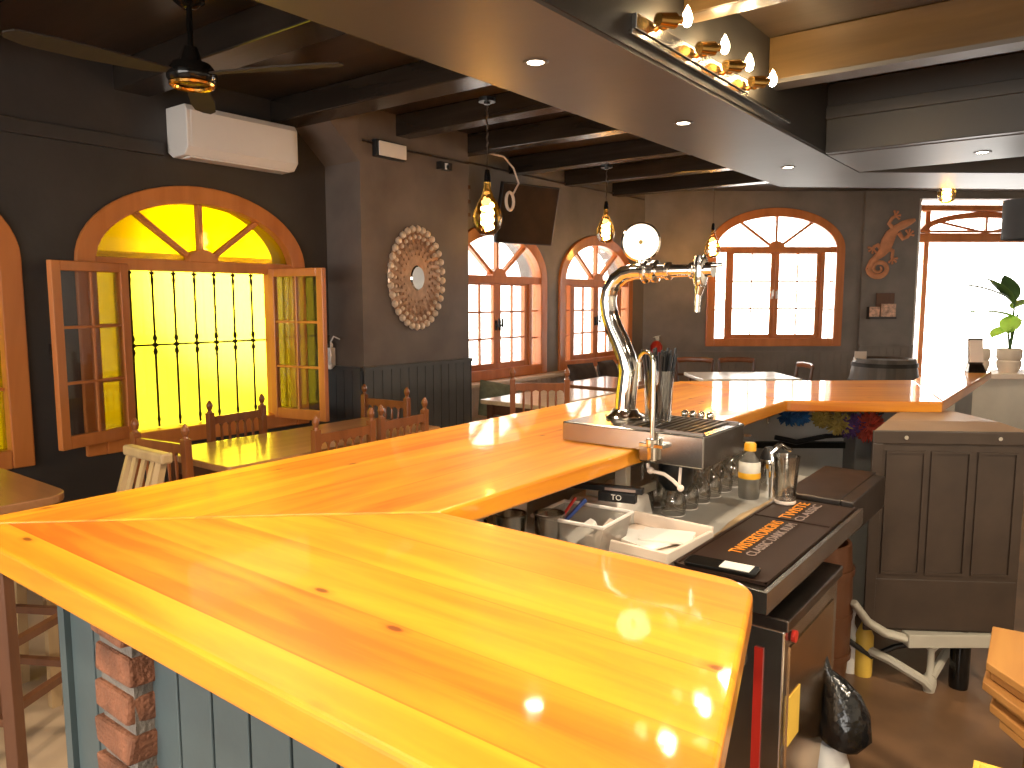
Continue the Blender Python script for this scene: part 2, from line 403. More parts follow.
# soffit over the bar
b = MB(); b.box(-2.25,-1.53,-3.2,6.75,2.5,CZ); struct(b.build('soffit', M['soffit']))
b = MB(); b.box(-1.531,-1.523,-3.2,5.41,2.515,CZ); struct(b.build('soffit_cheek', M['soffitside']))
b = MB(); b.box(-1.522,2.6,5.48,6.33,2.5,CZ); struct(b.build('cross_beam', M['soffit'], bevel=.004))
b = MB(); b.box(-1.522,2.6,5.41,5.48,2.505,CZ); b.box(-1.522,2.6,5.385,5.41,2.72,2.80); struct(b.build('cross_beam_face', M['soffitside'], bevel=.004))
b = MB(); b.prism([(-2.23,6.751),(-1.529,6.751),(-1.529,6.341),(2.6,9.68),(2.6,10.93)], 2.5, CZ); struct(b.build('beam_back', M['soffit']))
for y0, y1, mt, z0 in ((4.28,4.40,'beamgold',2.72),(3.2,3.32,'beamgold',2.76),(2.0,2.12,'beam',2.76)):
    b = MB(); b.box(-1.522,2.6,y0,y1,z0,CZ); struct(b.build('beam_bar_side', M[mt], bevel=.006))
b = MB(); b.box(-1.522,2.6,4.275,4.42,2.70,2.722); struct(b.build('trim_beam_strip', M['soffit']))

# ------------------------------------------------------------------ windows
def arch_pts_inner(W, fw, z0, zs, zt): return arch(fw, W-fw, z0+fw, zs, zt-fw)
def make_window(n, MM, spec, openL=None, openR=None):
    s0, s1, z0, zs, zt, yel = spec; W = s1-s0; fw = .115
    e = sempty('window_%d' % n, MM @ Matrix.Translation((s0,0,0)))
    b = MB(); b.strip(arch(0,W,z0,zs,zt), arch(fw,W-fw,z0,zs,zt-fw), -.03, .09)
    b.box(fw, W-fw, -.03, .09, z0, z0+fw*.9)
    b.build('arch_frame', M['frame'], e, bevel=.008)
    side = .185; mw = .05; a0, a1 = fw+side, W-fw-side
    zb = z0+fw*.9; ztr = zs
    b = MB()
    b.box(fw-.01, W-fw+.01, -.012, .075, ztr-.045, ztr+.03)
    b.box(a0-mw, a0, .0, .075, zb, ztr-.04); b.box(a1, a1+mw, .0, .075, zb, ztr-.04)
    c = W/2; hub = [(c+.11*math.cos(PI*i/12), ztr+.02+.085*math.sin(PI*i/12)) for i in range(13)]
    b.prismy(hub, -.02, .075)
    ax, az = W/2-fw, zt-fw-zs
    for deg in (36, 90, 144):
        t = R(deg); k = 1/math.sqrt((math.cos(t)/ax)**2+(math.sin(t)/az)**2)
        b.bar((c+.06*math.cos(t), .03, ztr+.05*math.sin(t)), (c+(k+.01)*math.cos(t), .03, zs+(k+.01)*math.sin(t)), .034, .05, up=(0,1,0))
    h = ztr-.04-zb
    for q in (1/3, 2/3):
        b.box(fw, a0-mw, .02, .05, zb+h*q-.008, zb+h*q+.008); b.box(a1+mw, W-fw, .02, .05, zb+h*q-.008, zb+h*q+.008)
    b.build('mullions', M['frame'], e, bevel=.004)
    b = MB(); A = arch(fw-.01, W-fw+.01, ztr, zs, zt-fw+.01)
    b.prismy(A, .040, .045); b.build('fanlight_pane', M['yglass'] if yel else M['glass'], e)
    b = MB(); b.box(fw-.01, a0-mw+.01, .040,.045, zb, ztr); b.build('side_pane', M['yfilm'] if yel else M['glass'], e)
    b = MB(); b.box(a1+mw-.01, W-fw+.01, .040,.045, zb, ztr); b.build('side_pane', M['yfilm'] if yel else M['glass'], e)
    cw = (a1-a0)/2
    def casement(x, rot, mir):
        st = .058; z_0, z_1 = zb-.02, ztr-.006
        b = MB()
        b.box(0, st, -.02, .02, z_0, z_1); b.box(cw-st, cw, -.02, .02, z_0, z_1)
        b.box(st, cw-st, -.02, .02, z_0, z_0+st*1.3); b.box(st, cw-st, -.02, .02, z_1-st, z_1)
        b.box(cw/2-.009, cw/2+.009, -.014, .014, z_0+st, z_1-st)
        hh = z_1-z_0-2*st
        for q in (1/3, 2/3): b.box(st, cw-st, -.014, .014, z_0+st+hh*q-.009, z_0+st+hh*q+.009)
        o = b.build('casement', M['frame'], e, bevel=.005)
        g = MB(); g.box(st-.005, cw-st+.005, -.003, .003, z_0+st, z_1-st+.005); g.build('casement_pane', M['glass'], o)
        k = MB(); k.box(cw-st*.7, cw-st*.3, -.035, -.02, (z_0+z_1)/2-.05, (z_0+z_1)/2+.05); k.cyl((cw-st*.5,-.035,(z_0+z_1)/2),(cw-st*.5,-.06,(z_0+z_1)/2+.0), .008); k.box(cw-st*.62,cw-st*.38,-.07,-.055,(z_0+z_1)/2-.02,(z_0+z_1)/2+.07)
        k.build('handle', M['white'] if n == 5 else M['iron'], o)
        o.location = (x, .0 if rot else .035, 0)
        if mir: o.scale = (-1,1,1)
        o.rotation_euler = (0,0,rot)
        return o
    casement(a0, openL or 0, False); casement(a1, openR or 0, True)
    if yel:
        g = MB(); n_ = 7; zm = (zb+ztr-.04)/2+.03
        for i in range(n_):
            x = a0+(i+.55)*(a1-a0)/n_
            g.cyl((x,.13,zb),(x,.13,ztr-.04), .0085, n=6)
            for k in (-1, 1): g.sph((x,.13,zm+k*.045), .016, 8, (1,1,1.6))
            g.sph((x,.13,zm), .021, 8, (1,1,.8)); g.sph((x,.13,zm-.085),.010,8,(1,1,1.6)); g.sph((x,.13,zm+.085),.010,8,(1,1,1.6))
            g.sph((x,.13,ztr-.10), .012, 8, (1,1,2.6)); g.sph((x,.13,ztr-.055), .018, 8, (1,1,.7)); g.sph((x,.13,zb+.05), .012, 8, (1,1,2))
        g.box(a0-.04, a1+.04, .125,.135, zm-.006, zm+.006)
        g.build('iron_grille', M['iron'], e)
        g = MB(); g.box(a0-.20, a1+.25, .20,.205, z0+.02, ztr+.08); g.build('yellow_pane', M['yfilm'], e)
    return e
make_window(1, ML, WL[0])
make_window(2, ML, WL[1], openL=R(-164), openR=R(100))
make_window(3, ML, WL[2]); make_window(4, ML, WL[3]); make_window(5, MBk, WB[0])
# entrance opening at the back right
e = sempty('door_1', MBk)
b = MB(); b.box(3.616,3.66,-.02,.3,0,2.86); b.box(3.66,3.70,.10,.3,0,2.86); b.build('white_jamb', M['white'], e)
b = MB(); b.box(3.87,3.94,.24,.34,0,2.80); b.box(3.72,5.7,.22,.34,2.31,2.43); b.box(3.72,5.7,.2,.36,2.44,2.47); b.box(3.62,5.7,.15,.34,2.72,2.80)
A = arch(3.80,5.66,2.43,2.44,2.72); B = arch(3.90,5.56,2.43,2.44,2.64); b.strip(A[1:-1], B[1:-1], .24, .32)
for deg in (40,90,140):
    t = R(deg); b.bar((4.73,.28,2.44),(4.73+.83*math.cos(t),.28,2.44+.22*math.sin(t)), .03,.04, up=(0,1,0))
b.build('door_frame', M['frame'], e, bevel=.005)
b = MB(); b.box(3.80,5.7,.278,.284,2.43,2.72); b.build('transom_pane', M['glass'], e)
# portals: help daylight enter through the windows, doorway and added rear opening
def portal(MM, s0, s1, z0, z1, d=.32):
    l = bpy.data.lights.new('daylight_portal', 'AREA'); l.shape = 'RECTANGLE'; l.size = s1-s0; l.size_y = z1-z0; l.cycles.is_portal = True
    o = bpy.data.objects.new('daylight_portal', l); COL.objects.link(o)
    o.matrix_world = MM @ Matrix.Translation(((s0+s1)/2, d, (z0+z1)/2)) @ Matrix.Rotation(R(-90), 4, 'X')
for W_, MM in ((WL, ML), (WB, MBk)):
    for a, b_, z0, zs, zt, _ in W_: portal(MM, a, b_, z0, zt)
portal(MBk, 3.6, 5.7, 0, 2.86, .4)
portal(Matrix.Translation((0,-3.5,0)) @ Matrix.Rotation(PI,4,'Z') , -1.6, 3.6, .7, 2.6, .02)

# ------------------------------------------------------------------ lamps
def spotlight(loc, e_, ang=120, col=(1,.80,.55), d=(0,0,-1), rad=.04, blend=.6):
    l = bpy.data.lights.new('lamp', 'SPOT'); l.energy = e_; l.spot_size = R(ang); l.spot_blend = blend; l.color = col; l.shadow_soft_size = rad
    o = bpy.data.objects.new('lamp', l); COL.objects.link(o); o.location = loc
    o.rotation_euler = Vector(d).to_track_quat('-Z','Y').to_euler(); return o
def point(loc, e_, col=(1,.72,.4), rad=.03):
    l = bpy.data.lights.new('lamp', 'POINT'); l.energy = e_; l.color = col; l.shadow_soft_size = rad
    o = bpy.data.objects.new('lamp', l); COL.objects.link(o); o.location = loc; return o
def recessed(x, y, z, label, e_, ang=125, lens=.034):
    t = thing('recessed_light', label, 'ceiling light', (x,y,z), 0, 'recessed spotlights')
    b = MB(); b.lathe([(lens,0),(lens+.004,-.005),(.05,-.006),(.054,0)], n=20); b.build('trim_ring', M['soffit'], t, smooth=True)
    b = MB(); b.lathe([(0,-.002),(lens,-.002),(lens,0)], n=20); b.build('lens', M['spot'], t)
    spotlight((x,y,z-.02), e_, ang)
recessed(-1.90,2.63,2.5,'round recessed spotlight in the soffit, nearest of three along the bar', 80)
recessed(-1.885,4.00,2.5,'round recessed spotlight in the soffit, middle of three along the bar', 60)
recessed(-1.88,5.77,2.5,'round recessed spotlight where the soffit meets the cross beam', 40)
recessed(-.68,5.98,2.5,'faint round recessed spotlight in the cross beam above the gecko', 40)
recessed(-1.9,1.2,2.5,'recessed spotlight in the soffit above the near bar corner', 65)
recessed(-1.9,-.4,2.5,'added unseen spotlight in the soffit behind the photographer', 65)  # unseen lamp added for light from the camera side
for x, y in ((-.35,.9),(.9,-.6),(-.35,-1.3),(1.3,1.8)):  # unseen downlights added for warm light; the far one lifts the under-bar area
    t = tag(MB().lathe([(0,0),(.09,0),(.09,-.05),(.075,-.055),(0,-.055)], (x,y,CZ)).build('unseen_downlight', M['spot']), 'added unseen ceiling downlight %s' % ('lighting the under-bar shelf' if x>1 else 'over the bar end' if y>.5 else ('over the passage behind the photographer' if x>0 else 'nearest the added rear opening')), 'ceiling light')
    spotlight((x,y,CZ-.08), 240 if x > 1 else 130, 140, (1,.84,.62), rad=.08)
# spotlight bar with four candle bulbs on the soffit's side
t = thing('spotlight_bar', 'brass spotlight bar with four lit candle bulbs on the side of the soffit', 'light', (-1.522,0,0))
b = MB(); b.box(0,.02,2.72,4.62,2.555,2.575); b.box(0,.025,2.74,3.95,2.58,2.64); b.build('rail', M['steel'], t, bevel=.003)
for y, z in ((2.90,2.665),(3.29,2.655),(3.59,2.65),(3.92,2.65)):
    b = MB(); c = Vector((.06,y,z-.03)); b.cyl((.02,y,z-.05), c, .012); b.cyl(c+Vector((-.0,-.05,0)), c+Vector((.03,.03,.01)), .026, .032, 12); b.sph(c, .03, 10)
    h = b.build('lamp_head', M['brass'], t, smooth=True)
    b = MB(); b.cyl(c+Vector((.03,.03,.01)), c+Vector((.05,.06,.018)), .016); b.build('bulb_socket', M['brass'], h)
    b = MB(); b.lathe([(0,-.03),(.014,-.022),(.021,0),(.019,.02),(.010,.04),(0,.058)], c+Vector((.062,.085,.022)), 12); b.build('candle_bulb', M['candle'], h, smooth=True)
    point((-1.522+.09,y+.09,z+.0), 4.5, (1,.70,.34))
# pendants
def pendant(x, y, zc, zt, lab, s=1.0, e_=14):
    s *= 1.2
    t = thing('pendant_lamp', lab, 'pendant lamp', (x,y,zc), 0, 'amber pendant bulbs')
    b = MB(); b.cyl((0,0,zt-zc-.025),(0,0,zt-zc), .055); b.cyl((0,0,zt-zc-.04),(0,0,zt-zc-.02), .02); b.build('ceiling_rose', M['black'], t)
    b = MB(); b.cyl((0,0,.2*s),(0,0,zt-zc-.03), .0035, n=6)
    for k in range(9): b.cyl((.004*(-1)**k,0,zt-zc-.05-k*.028),(-.004*(-1)**k,0,zt-zc-.078-k*.028), .006, n=6)
    b.build('cord', M['darksteel'], t)
    b = MB(); b.lathe([(0,.235*s),(.014,.23*s),(.022,.19*s),(.022,.165*s),(0,.165*s)], n=12); b.build('socket', M['blackgloss'], t, smooth=True)
    b = MB(); b.lathe([(.018,.165),(.02,.13),(.035,.09),(.06,.045),(.078,0),(.08,-.035),(.068,-.075),(.04,-.105),(.0,-.115)] if False else [(.018*s,.165*s),(.02*s,.13*s),(.035*s,.09*s),(.06*s,.045*s),(.078*s,0),(.08*s,-.035*s),(.068*s,-.075*s),(.04*s,-.105*s),(0,-.115*s)], n=20)
    g = b.build('glass_bulb', M['amber'], t, smooth=True)
    b = MB(); pts = [(.028*s*math.cos(a*.9), .028*s*math.sin(a*.9), (.05-.13*a/24)*s) for a in range(25)]; b.tube(pts, .011*s, 6); b.build('filament', M['bulb'], g)
    point((x,y,zc-.02), e_*.6, (1,.62,.28), .05)
pendant(-3.16,3.85,2.08,2.80,'amber teardrop pendant bulb on chain between the round mirror and the television')
pendant(-3.79,6.40,2.20,2.80,'amber teardrop pendant bulb in front of the arched window beside the beer tower', .95)
pendant(-3.75,8.85,2.17,CZ,'amber teardrop pendant bulb hanging before the left edge of the back window', 1.0, 8)
pendant(-1.16,7.94,2.5,CZ,'amber bulb peeking below the back beam beside the bright doorway', .8, 8)
# lamp shade
t = thing('shaded_pendant', 'charcoal drum lampshade hanging in front of the bright doorway', 'pendant lamp', (-.50,7.2,2.0))
b = MB(); b.lathe([(.155,0),(.16,.30),(.155,.30),(.15,0)], n=24); b.build('lamp_shade', M['shade'], t, smooth=True)
b = MB(); b.cyl((0,0,.2),(0,0,CZ-2.0), .004, n=6); b.bar((-.155,0,.29),(.155,0,.29),.006,.006); b.build('cord', M['black'], t)
# ceiling fan
t = thing('ceiling_fan', 'black and brass ceiling fan with three long dark blades', 'ceiling fan', (-3.38,1.98,2.52))
b = MB(); b.lathe([(0,.43),(.075,.43),(.07,.36),(.03,.33),(0,.33)], n=20); b.cyl((0,0,.1),(0,0,.36), .013); b.lathe([(.0,.17),(.03,.16),(.045,.11),(.05,.09),(0,.09)], n=16); b.build('down_rod', M['blackgloss'], t, smooth=True)
b = MB(); b.lathe([(0,.10),(.085,.085),(.11,.05),(.11,.02),(.095,0),(0,0)], n=24); b.build('motor', M['blackgloss'], t, smooth=True)
b = MB(); b.tube([(.088*math.cos(2*PI*i/24),.088*math.sin(2*PI*i/24),-.004) for i in range(24)], .014, 8, closed=True); b.build('brass_ring', M['brass'], t, smooth=True)
for a in (-95, 25, 145):
    b = MB(Matrix.Rotation(R(a),4,'Z') @ Matrix.Translation((0,0,.04)) @ Matrix.Rotation(R(10),4,'X'))
    o_ = [(.08,-.02),(.2,-.055),(.45,-.07),(.66,-.06),(.74,-.03),(.75,.01),(.72,.05),(.6,.06),(.4,.055),(.2,.035),(.08,.02)]
    b.prism(o_, -.004, .004); b.build('blade', M['blade'], t, bevel=.002)
# air conditioner
t = thing('air_conditioner', 'white wall-mounted air conditioner above the yellow arched window', 'air conditioner', (-4.8,2.62,2.43)); t.scale = (1,.90,.92)
b = MB(); pr = [(0,.04),(0,.34),(.22,.34),(.245,.30),(.245,.06),(.20,.005),(.06,.0)]
b.hexa([(p[0],0,p[1]) for p in pr], [(p[0],.92,p[1]) for p in pr]); b.build('housing', M['white'], t, bevel=.008)
b = MB(); b.hexa([(.246,.03,.055),(.252,.03,.055),(.252,.03,.30),(.246,.03,.30)], [(.246,.89,.055),(.252,.89,.055),(.252,.89,.30),(.246,.89,.30)]); b.build('front_panel', M['white'], t, bevel=.002)
b = MB(); b.box(.09,.20,.05,.87,-.006,.004); b.build('louver', M['white'], t)
# emergency light on pillar
t = thing('emergency_light', 'small white emergency light box high on the pillar above the round mirror', 'light fixture', (-4.4,4.0,2.60))
b = MB(); b.box(0,.05,0,.31,0,.125); b.build('housing', M['black'], t, bevel=.006)
b = MB(); b.box(.05,.065,.02,.30,.008,.115); b.build('diffuser', M['white'], t, bevel=.006)
t = thing('motion_sensor', 'small black sensor under the cable on the pillar', 'sensor', (-4.4,4.70,2.60))
b = MB(); b.box(0,.05,0,.14,0,.06); b.sph((.05,.08,.02), .025, 10); b.build('housing', M['black'], t); b = MB(); b.box(.05,.06,.05,.08,.0,.05); b.build('window', M['white'], t)
t = thing('wall_intercom', 'white wall telephone box on the pillar side beside the open shutter', 'intercom', (-4.78,3.862,1.08))
b = MB(); b.box(0,.07,-.05,0,-.07,.08); b.sph((.06,-.05,.10),.03,10); b.sph((.06,-.05,-.06),.03,10); b.tube([(.06,-.05,.10),(.09,-.06,.02),(.06,-.05,-.06)],.012,6); b.build('handset', M['white'], t, bevel=.004)
b = MB(); b.tube([(.03,-.03,.1),(.10,-.04,.17),(.16,-.03,.15)], .006,6); b.build('cord', M['white'], t)
# sunburst mirror
t = thing('sunburst_mirror', 'round copper sunburst mirror ringed with pearl beads on the pillar', 'mirror', (-4.395,4.43,1.705)); t.scale = (1,.86,1.13)
MM = Matrix.Rotation(R(90),4,'Y')
b = MB(MM); b.lathe([(0,0),(.345,0),(.335,.012),(.2,.024),(.09,.03),(0,.03)], n=40); b.build('disc', M['copperbead'], t, smooth=True)
for r, n, br in ((.345,32,.028),(.29,30,.018),(.25,28,.014),(.21,26,.012),(.17,22,.010)):
    b = MB(MM)
    for i in range(n):
        a = 2*PI*i/n + r*9; b.sph((r*math.cos(a), r*math.sin(a), .028), br, 8)
        if r < .28: b.tube([((r+.0)*math.cos(a),(r)*math.sin(a),.026),((r+.045)*math.cos(a),(r+.045)*math.sin(a),.02)], [br*.5,br*.2], 5)
    b.build('bead_ring', M['bead'] if r > .28 else M['copperbead'], t, smooth=True)
b = MB(MM); b.lathe([(0,.04),(.08,.04),(.09,.03)], n=24); b.build('mirror_glass', M['mirror'], t, smooth=True)
# television seen from its back edge
t = thing('television', 'black flat television tilted forward on a bracket between the arched windows', 'television', (-4.5,6.13,2.36))
t.scale = (.9,.9,.93)
MT = Matrix.Rotation(R(-14),4,'Z') @ Matrix.Rotation(R(13),4,'Y')
b = MB(MT); b.box(-.04,.01,-.42,.38,-.31,.31); b.build('casing', M['black'], t, bevel=.01)
b = MB(MT); b.box(.01,.014,-.405,.365,-.295,.295); b.build('screen', paint('dark_screen', (.018,.010,.007), .75, var=.3, spec=.2), t)
b = MB(); b.bar((-.28,0,.05),(-.05,0,.0),.06,.05); b.box(-.295,-.27,-.12,.12,-.12,.15); b.build('bracket', M['iron'], t)
b = MB(); b.tube([(-4.30+.07*0,5.56+.055*math.sin(2*PI*i/16),2.42+.08*math.cos(2*PI*i/16)) for i in range(16)], .014, 6, closed=True)
b.tube([(-4.30,5.6,2.48),(-4.32,5.72,2.60),(-4.38,5.72,2.74),(-4.4,5.6,2.83),(-4.5,5.3,2.86)], .009, 6)
tag(b.build('coiled_cable', M['cream'], smooth=True), 'coil of white cable hanging beside the television', 'cable')
b = MB(); 
for z in (2.30,2.42,2.55): b.box(-4.799,-4.70,5.10,5.48,z,z+.035)
tag(b.build('cable_shelf', M['keg']), 'small dark wooden wall rack behind the pillar edge above the arched window', 'shelf')
# gecko
t = thing('gecko_ornament', 'terracotta gecko wall ornament with a spiral tail beside the back window', 'ornament')
t.matrix_world = MBk @ Matrix.Translation((3.24,-.075,2.25))
b = MB(); k = 1/118.0*1.0
def G(u, v): return ((u-410)*.0046, 0, (205-v)*.0046*.86)
b.tube([G(478,122),G(465,128),G(445,138),G(425,150),G(410,170),G(400,195),G(395,215),G(385,232),G(372,245)], [.018,.04,.055,.05,.075,.085,.08,.06,.045], 10, flat=.35, up=(0,1,0)); body = b.build('body', M['terra'], t, smooth=True)
b = MB(); pts = [G(372,245),G(358,262),G(350,285)]; cx_, cz_ = 380, 282
for i in range(26):
    a = PI + i*.42; rr = 31*(1-i/30); pts.append(G(cx_+rr*math.cos(a), cz_-rr*math.sin(a)))
b.tube(pts, [.045-.0012*i for i in range(len(pts))], 8, flat=.4, up=(0,1,0)); b.build('tail', M['terra'], t, smooth=True)
for A_ in ([G(418,155),G(402,135),G(410,118),G(420,110)], [G(432,165),G(445,185),G(458,178),G(462,170)], [G(392,225),G(372,205),G(362,212),G(360,216)], [G(396,215),G(418,225),G(416,245),G(418,250)]):
    b = MB(); b.tube(A_, [.032,.028,.024,.02], 7, flat=.5, up=(0,1,0)); c = Vector(A_[-1]); d = (Vector(A_[-1])-Vector(A_[-2])).normalized()
    for s_ in (-70,-25,25,70):
        dd = Matrix.Rotation(R(s_),3,'Y') @ d; b.tube([c, c+dd*.055], [.013,.011], 6); b.sph(c+dd*.06, .017, 6)
    b.build('leg', M['terra'], t, smooth=True)
# leaflet rack
t = thing('leaflet_rack', 'small dark wall rack of leaflets below the gecko', 'rack'); t.matrix_world = MBk @ Matrix.Translation((2.98,-.05,1.28))
b = MB(); b.box(0,.36,-.09,0,0,.03); b.box(0,.36,-.012,0,0,.16); b.build('shelf', M['wall'], t)
for x0, x1, z1, mt, y in ((.0,.13,.16,'card',-.07),(.15,.34,.20,'card',-.08),(.10,.34,.34,'keg',-.03)):
    b = MB(); b.box(x0,x1,y-.02,y,.03,z1); b.build('leaflets', M[mt], t)

# ------------------------------------------------------------------ bar top
def inset_round(P, idx, r, n=8):
    out = []
    for i, p in enumerate(P):
        if i not in idx: out.append(p); continue
        p = Vector(p); a = (Vector(P[i-1])-p).normalized(); c = (Vector(P[(i+1)%len(P)])-p).normalized()
        h = a.angle(c)/2; d = r/math.tan(h); bis = (a+c).normalized(); ctr = p+bis*(r/math.sin(h))
        s0 = (p+a*d-ctr); s1 = (p+c*d-ctr); a0 = math.atan2(s0.y,s0.x); a1 = math.atan2(s1.y,s1.x)
        da = (a1-a0+PI)%(2*PI)-PI
        for k_ in range(n+1): aa = a0+da*k_/n; out.append((ctr.x+r*math.cos(aa), ctr.y+r*math.sin(aa)))
    return out
ZT, ZB = 1.10, 1.052
t = thing('pine_counter', 'glossy varnished pine bar top that wraps around the serving area', 'bar counter')
def slab(P, mat, z0=ZB, z1=ZT, name='top_board'):
    b = MB(); b.prism(P, z0, z1); return b.build(name, mat, t, bevel=.007, seg=3)
g = .0008
slab(inset_round([(-1.73,.472),(-.203,.472),(-.388,1.115),(-1.04,1.112)], [2], .07), M['barX'])
slab([(-1.73,.474),(-1.04,1.114),(-1.04,3.29),(-1.755,3.73)], M['barY'])
MA = frameM((-1.04,3.29), R(36.5)).inverted()
def ang_slab(P, nm='top_board'):
    Q = [MA @ Vector((p[0],p[1],0)) for p in P]
    o = slab([(q.x,q.y) for q in Q], M['barX'], name=nm); o.matrix_parent_inverse = Matrix(); o.location = (-1.04,3.29,0); o.rotation_euler = (0,0,R(36.5)); return o
ang_slab([(-1.755,3.731),(-1.04,3.291),(-.50,3.655),(-.775,4.56)])
slab([(-.50,3.657),(-.49,5.40),(-.80,5.45),(-.775,4.562)], M['barY'])
# bar front: painted boards
t = thing('counter_panelling', 'blue-grey vertical board panelling under the near side of the bar', 'panelling')
b = MB(); x = -1.545
while x < -.46: b.box(x, min(x+.094,-.455), .60, .615, 0, ZB-.001); x += .1
b.build('front_boards', M['bluepanel'], t, bevel=.002)
b = MB(); b.box(-1.545,-.455,.606,.64,0,ZB-.002); b.build('groove_backing', M['groove'], t)
b = MB(); b.box(-1.575,-1.547,.59,.64,0,ZB-.001); b.build('corner_post', M['bluepanel'], t)
b = MB(); b.box(-1.575,-1.545,.64,3.5,0,ZB-.001); y = .65
while y < 3.4: b.box(-1.59,-1.575,y,y+.094,0,ZB-.001); y += .1
b.build('side_boards', M['bluepanel'], t)
# brick pillar
t = thing('brick_pillar', 'narrow strip of exposed red bricks in the blue-grey bar front', 'brick pillar', (-1.288,.603,0))
b = MB(); b.box(-.062,.062,.0,.024,0,ZB-.002); b.box(-.058,.058,-.035,.01,0,ZB-.002); b.build('mortar', M['mortar'], t)
b = MB(); z = .005; k = 0
while z < ZB-.05:
    j = random.uniform(-.005,.005); off = .012 if k%2 else 0
    b.hexa([(-.066+j,-.045,z),(.055+off*.6+j,-.048+j,z+.002),(.066+j,.012,z),(-.066,.012,z)], [(-.066+j,-.045+j,z+.05),(.057+off*.6,-.045,z+.052),(.066,.012,z+.05),(-.066,.012,z+.05)])
    z += .068; k += 1
b.build('bricks', M['brick'], t, bevel=.006)

# ------------------------------------------------------------------ beer tower & tray
t = thing('drip_tray', 'polished steel beer drip tray across the inner edge of the bar', 'drip tray', (-1.285,1.925,ZT))
b = MB(); b.prismy([(0,.001),(0,.06),(.46,.06),(.46,-.03),(.264,-.03),(.264,.001)], 0, .30); b.build('tray_body', M['traysteel'], t, bevel=.004)
b = MB()
for i in range(10): b.box(.21+i*.022,.222+i*.022,.03,.27,.060,.064)
b.box(.2,.45,.02,.03,.06,.066); b.box(.2,.45,.27,.28,.06,.066); b.build('drain_grille', M['darksteel'], t)
t = thing('beer_tower', 'polished chrome swan-neck beer tower with a round badge on the drip tray', 'beer tower', (0,2.10,0))
pp = [(-1.165,1.165),(-1.16,1.24),(-1.152,1.31),(-1.165,1.355),(-1.185,1.40),(-1.208,1.44),(-1.224,1.48),(-1.233,1.525),(-1.226,1.56),(-1.205,1.59),(-1.175,1.610),(-1.14,1.618),(-1.105,1.618)]
b = MB(); b.tube([(p[0],0,p[1]) for p in pp], [.033,.033,.032,.031,.030,.029,.028,.027,.026,.026,.026,.026,.026], 20); b.lathe([(0,1.161),(.06,1.161),(.062,1.168),(.045,1.176),(.038,1.19),(0,1.19)], (-1.165,0,0), 24); b.build('swan_neck', M['chrome'], t, smooth=True)
b = MB(Matrix.Translation((-1.11,0,1.616)) @ Matrix.Rotation(R(90),4,'Y')); b.lathe([(0,0),(.03,0),(.036,.006),(.036,.014),(.028,.02),(.028,.03),(.034,.035),(.034,.045),(.022,.05),(.022,.075),(.027,.08),(.027,.09),(.019,.095),(.018,.15),(.024,.155),(.024,.165),(.018,.17),(.018,.215),(0,.215)], n=20); b.build('tap_arm', M['chrome'], t, smooth=True)
b = MB(); b.lathe([(0,1.57),(.016,1.572),(.021,1.59),(.021,1.64),(.016,1.658),(0,1.66)], (-.925,0,0), 16); b.cyl((-.925,0,1.57),(-.93,0,1.545),.014,.010); b.cyl((-.93,0,1.55),(-.932,0,1.495),.009,.0075); b.build('tap_body', M['chrome'], t, smooth=True)
b = MB(); b.cyl((-.905,0,1.617),(-.885,0,1.617),.022); b.cyl((-.92,0,1.628),(-.86,0,1.63),.006); b.build('tap_knob', M['chrome'], t, smooth=True)
d = Vector((math.sin(YAW-R(10)),-math.cos(YAW-R(10)),0))
MMb = Matrix.Translation((-1.12,0,1.705)) @ d.to_track_quat('Z','Y').to_matrix().to_4x4()
b = MB(MMb); b.lathe([(0,-.012),(.056,-.012),(.060,-.004),(.060,.006),(.054,.010),(.051,.006)], n=30); b.build('badge_rim', M['chrome'], t, smooth=True)
b = MB(MMb); b.lathe([(0,.006),(.052,.006),(.052,.002)], n=30); b.build('badge_face', M['badge'], t)
b = MB(MMb); b.lathe([(0,.0068),(.007,.0068)], n=8); b.build('badge_mark', M['feathergold'], t)
b = MB(); b.cyl((-1.118,0,1.62),(-1.12,0,1.65),.010,.013); b.sph((-1.118,0,1.638),.014); b.build('badge_stem', M['chrome'], t, smooth=True)
# rinser spout
t = thing('rinser_spout', 'thin chrome gooseneck spout in front of the straw glass', 'spout', (-.972,1.912,1.13))
b = MB(); pts = [(0,0,0),(0,0,.22)] + [(-.028+.028*math.cos(a), .0+.01*(1-math.cos(a)), .22+.035*math.sin(a)) for a in [PI*i/10 for i in range(1,11)]] + [(-.056,.02,.17)]
b.tube(pts, .0065, 10); b.build('neck', M['chrome'], t, smooth=True)
b = MB(); b.box(-.035,.04,-.014,.012,-.012,.0); b.lathe([(0,-.05),(.014,-.05),(.014,-.01),(.018,-.01),(.018,.012),(0,.012)], n=14); b.build('mount', M['chrome'], t, bevel=.002)
# straw glass
t = thing('straw_holder', 'ribbed clear glass packed with black straws beside the beer tower', 'straw holder', (-1.025,2.05,1.161)); t.scale = (1.2,1.2,1.08)
b = MB(); b.lathe([(0,.004),(.030,.0),(.032,.01),(.036,.12),(.037,.15),(.034,.15),(.032,.12),(.028,.012),(0,.012)], n=16); b.build('tumbler', M['cup'], t, smooth=True)
b = MB()
for i in range(44):
    a = random.uniform(0,6.28); r_ = .030*math.sqrt(random.random()); b.tube([(r_*.6*math.cos(a),r_*.6*math.sin(a),.014),(r_*1.5*math.cos(a),r_*1.5*math.sin(a),.20+random.uniform(-.012,.01))], .0036, 6)
b.build('straws', M['black'], t)
# row of small chrome caps at the back of tray
b = MB()
for i in range(4): b.sph((-1.02+i*.028, 2.225, 1.172), .013, 10)
tag(b.build('tray_fitting', M['chrome'], smooth=True), 'row of small chrome knobs at the back of the drip tray', 'fitting')
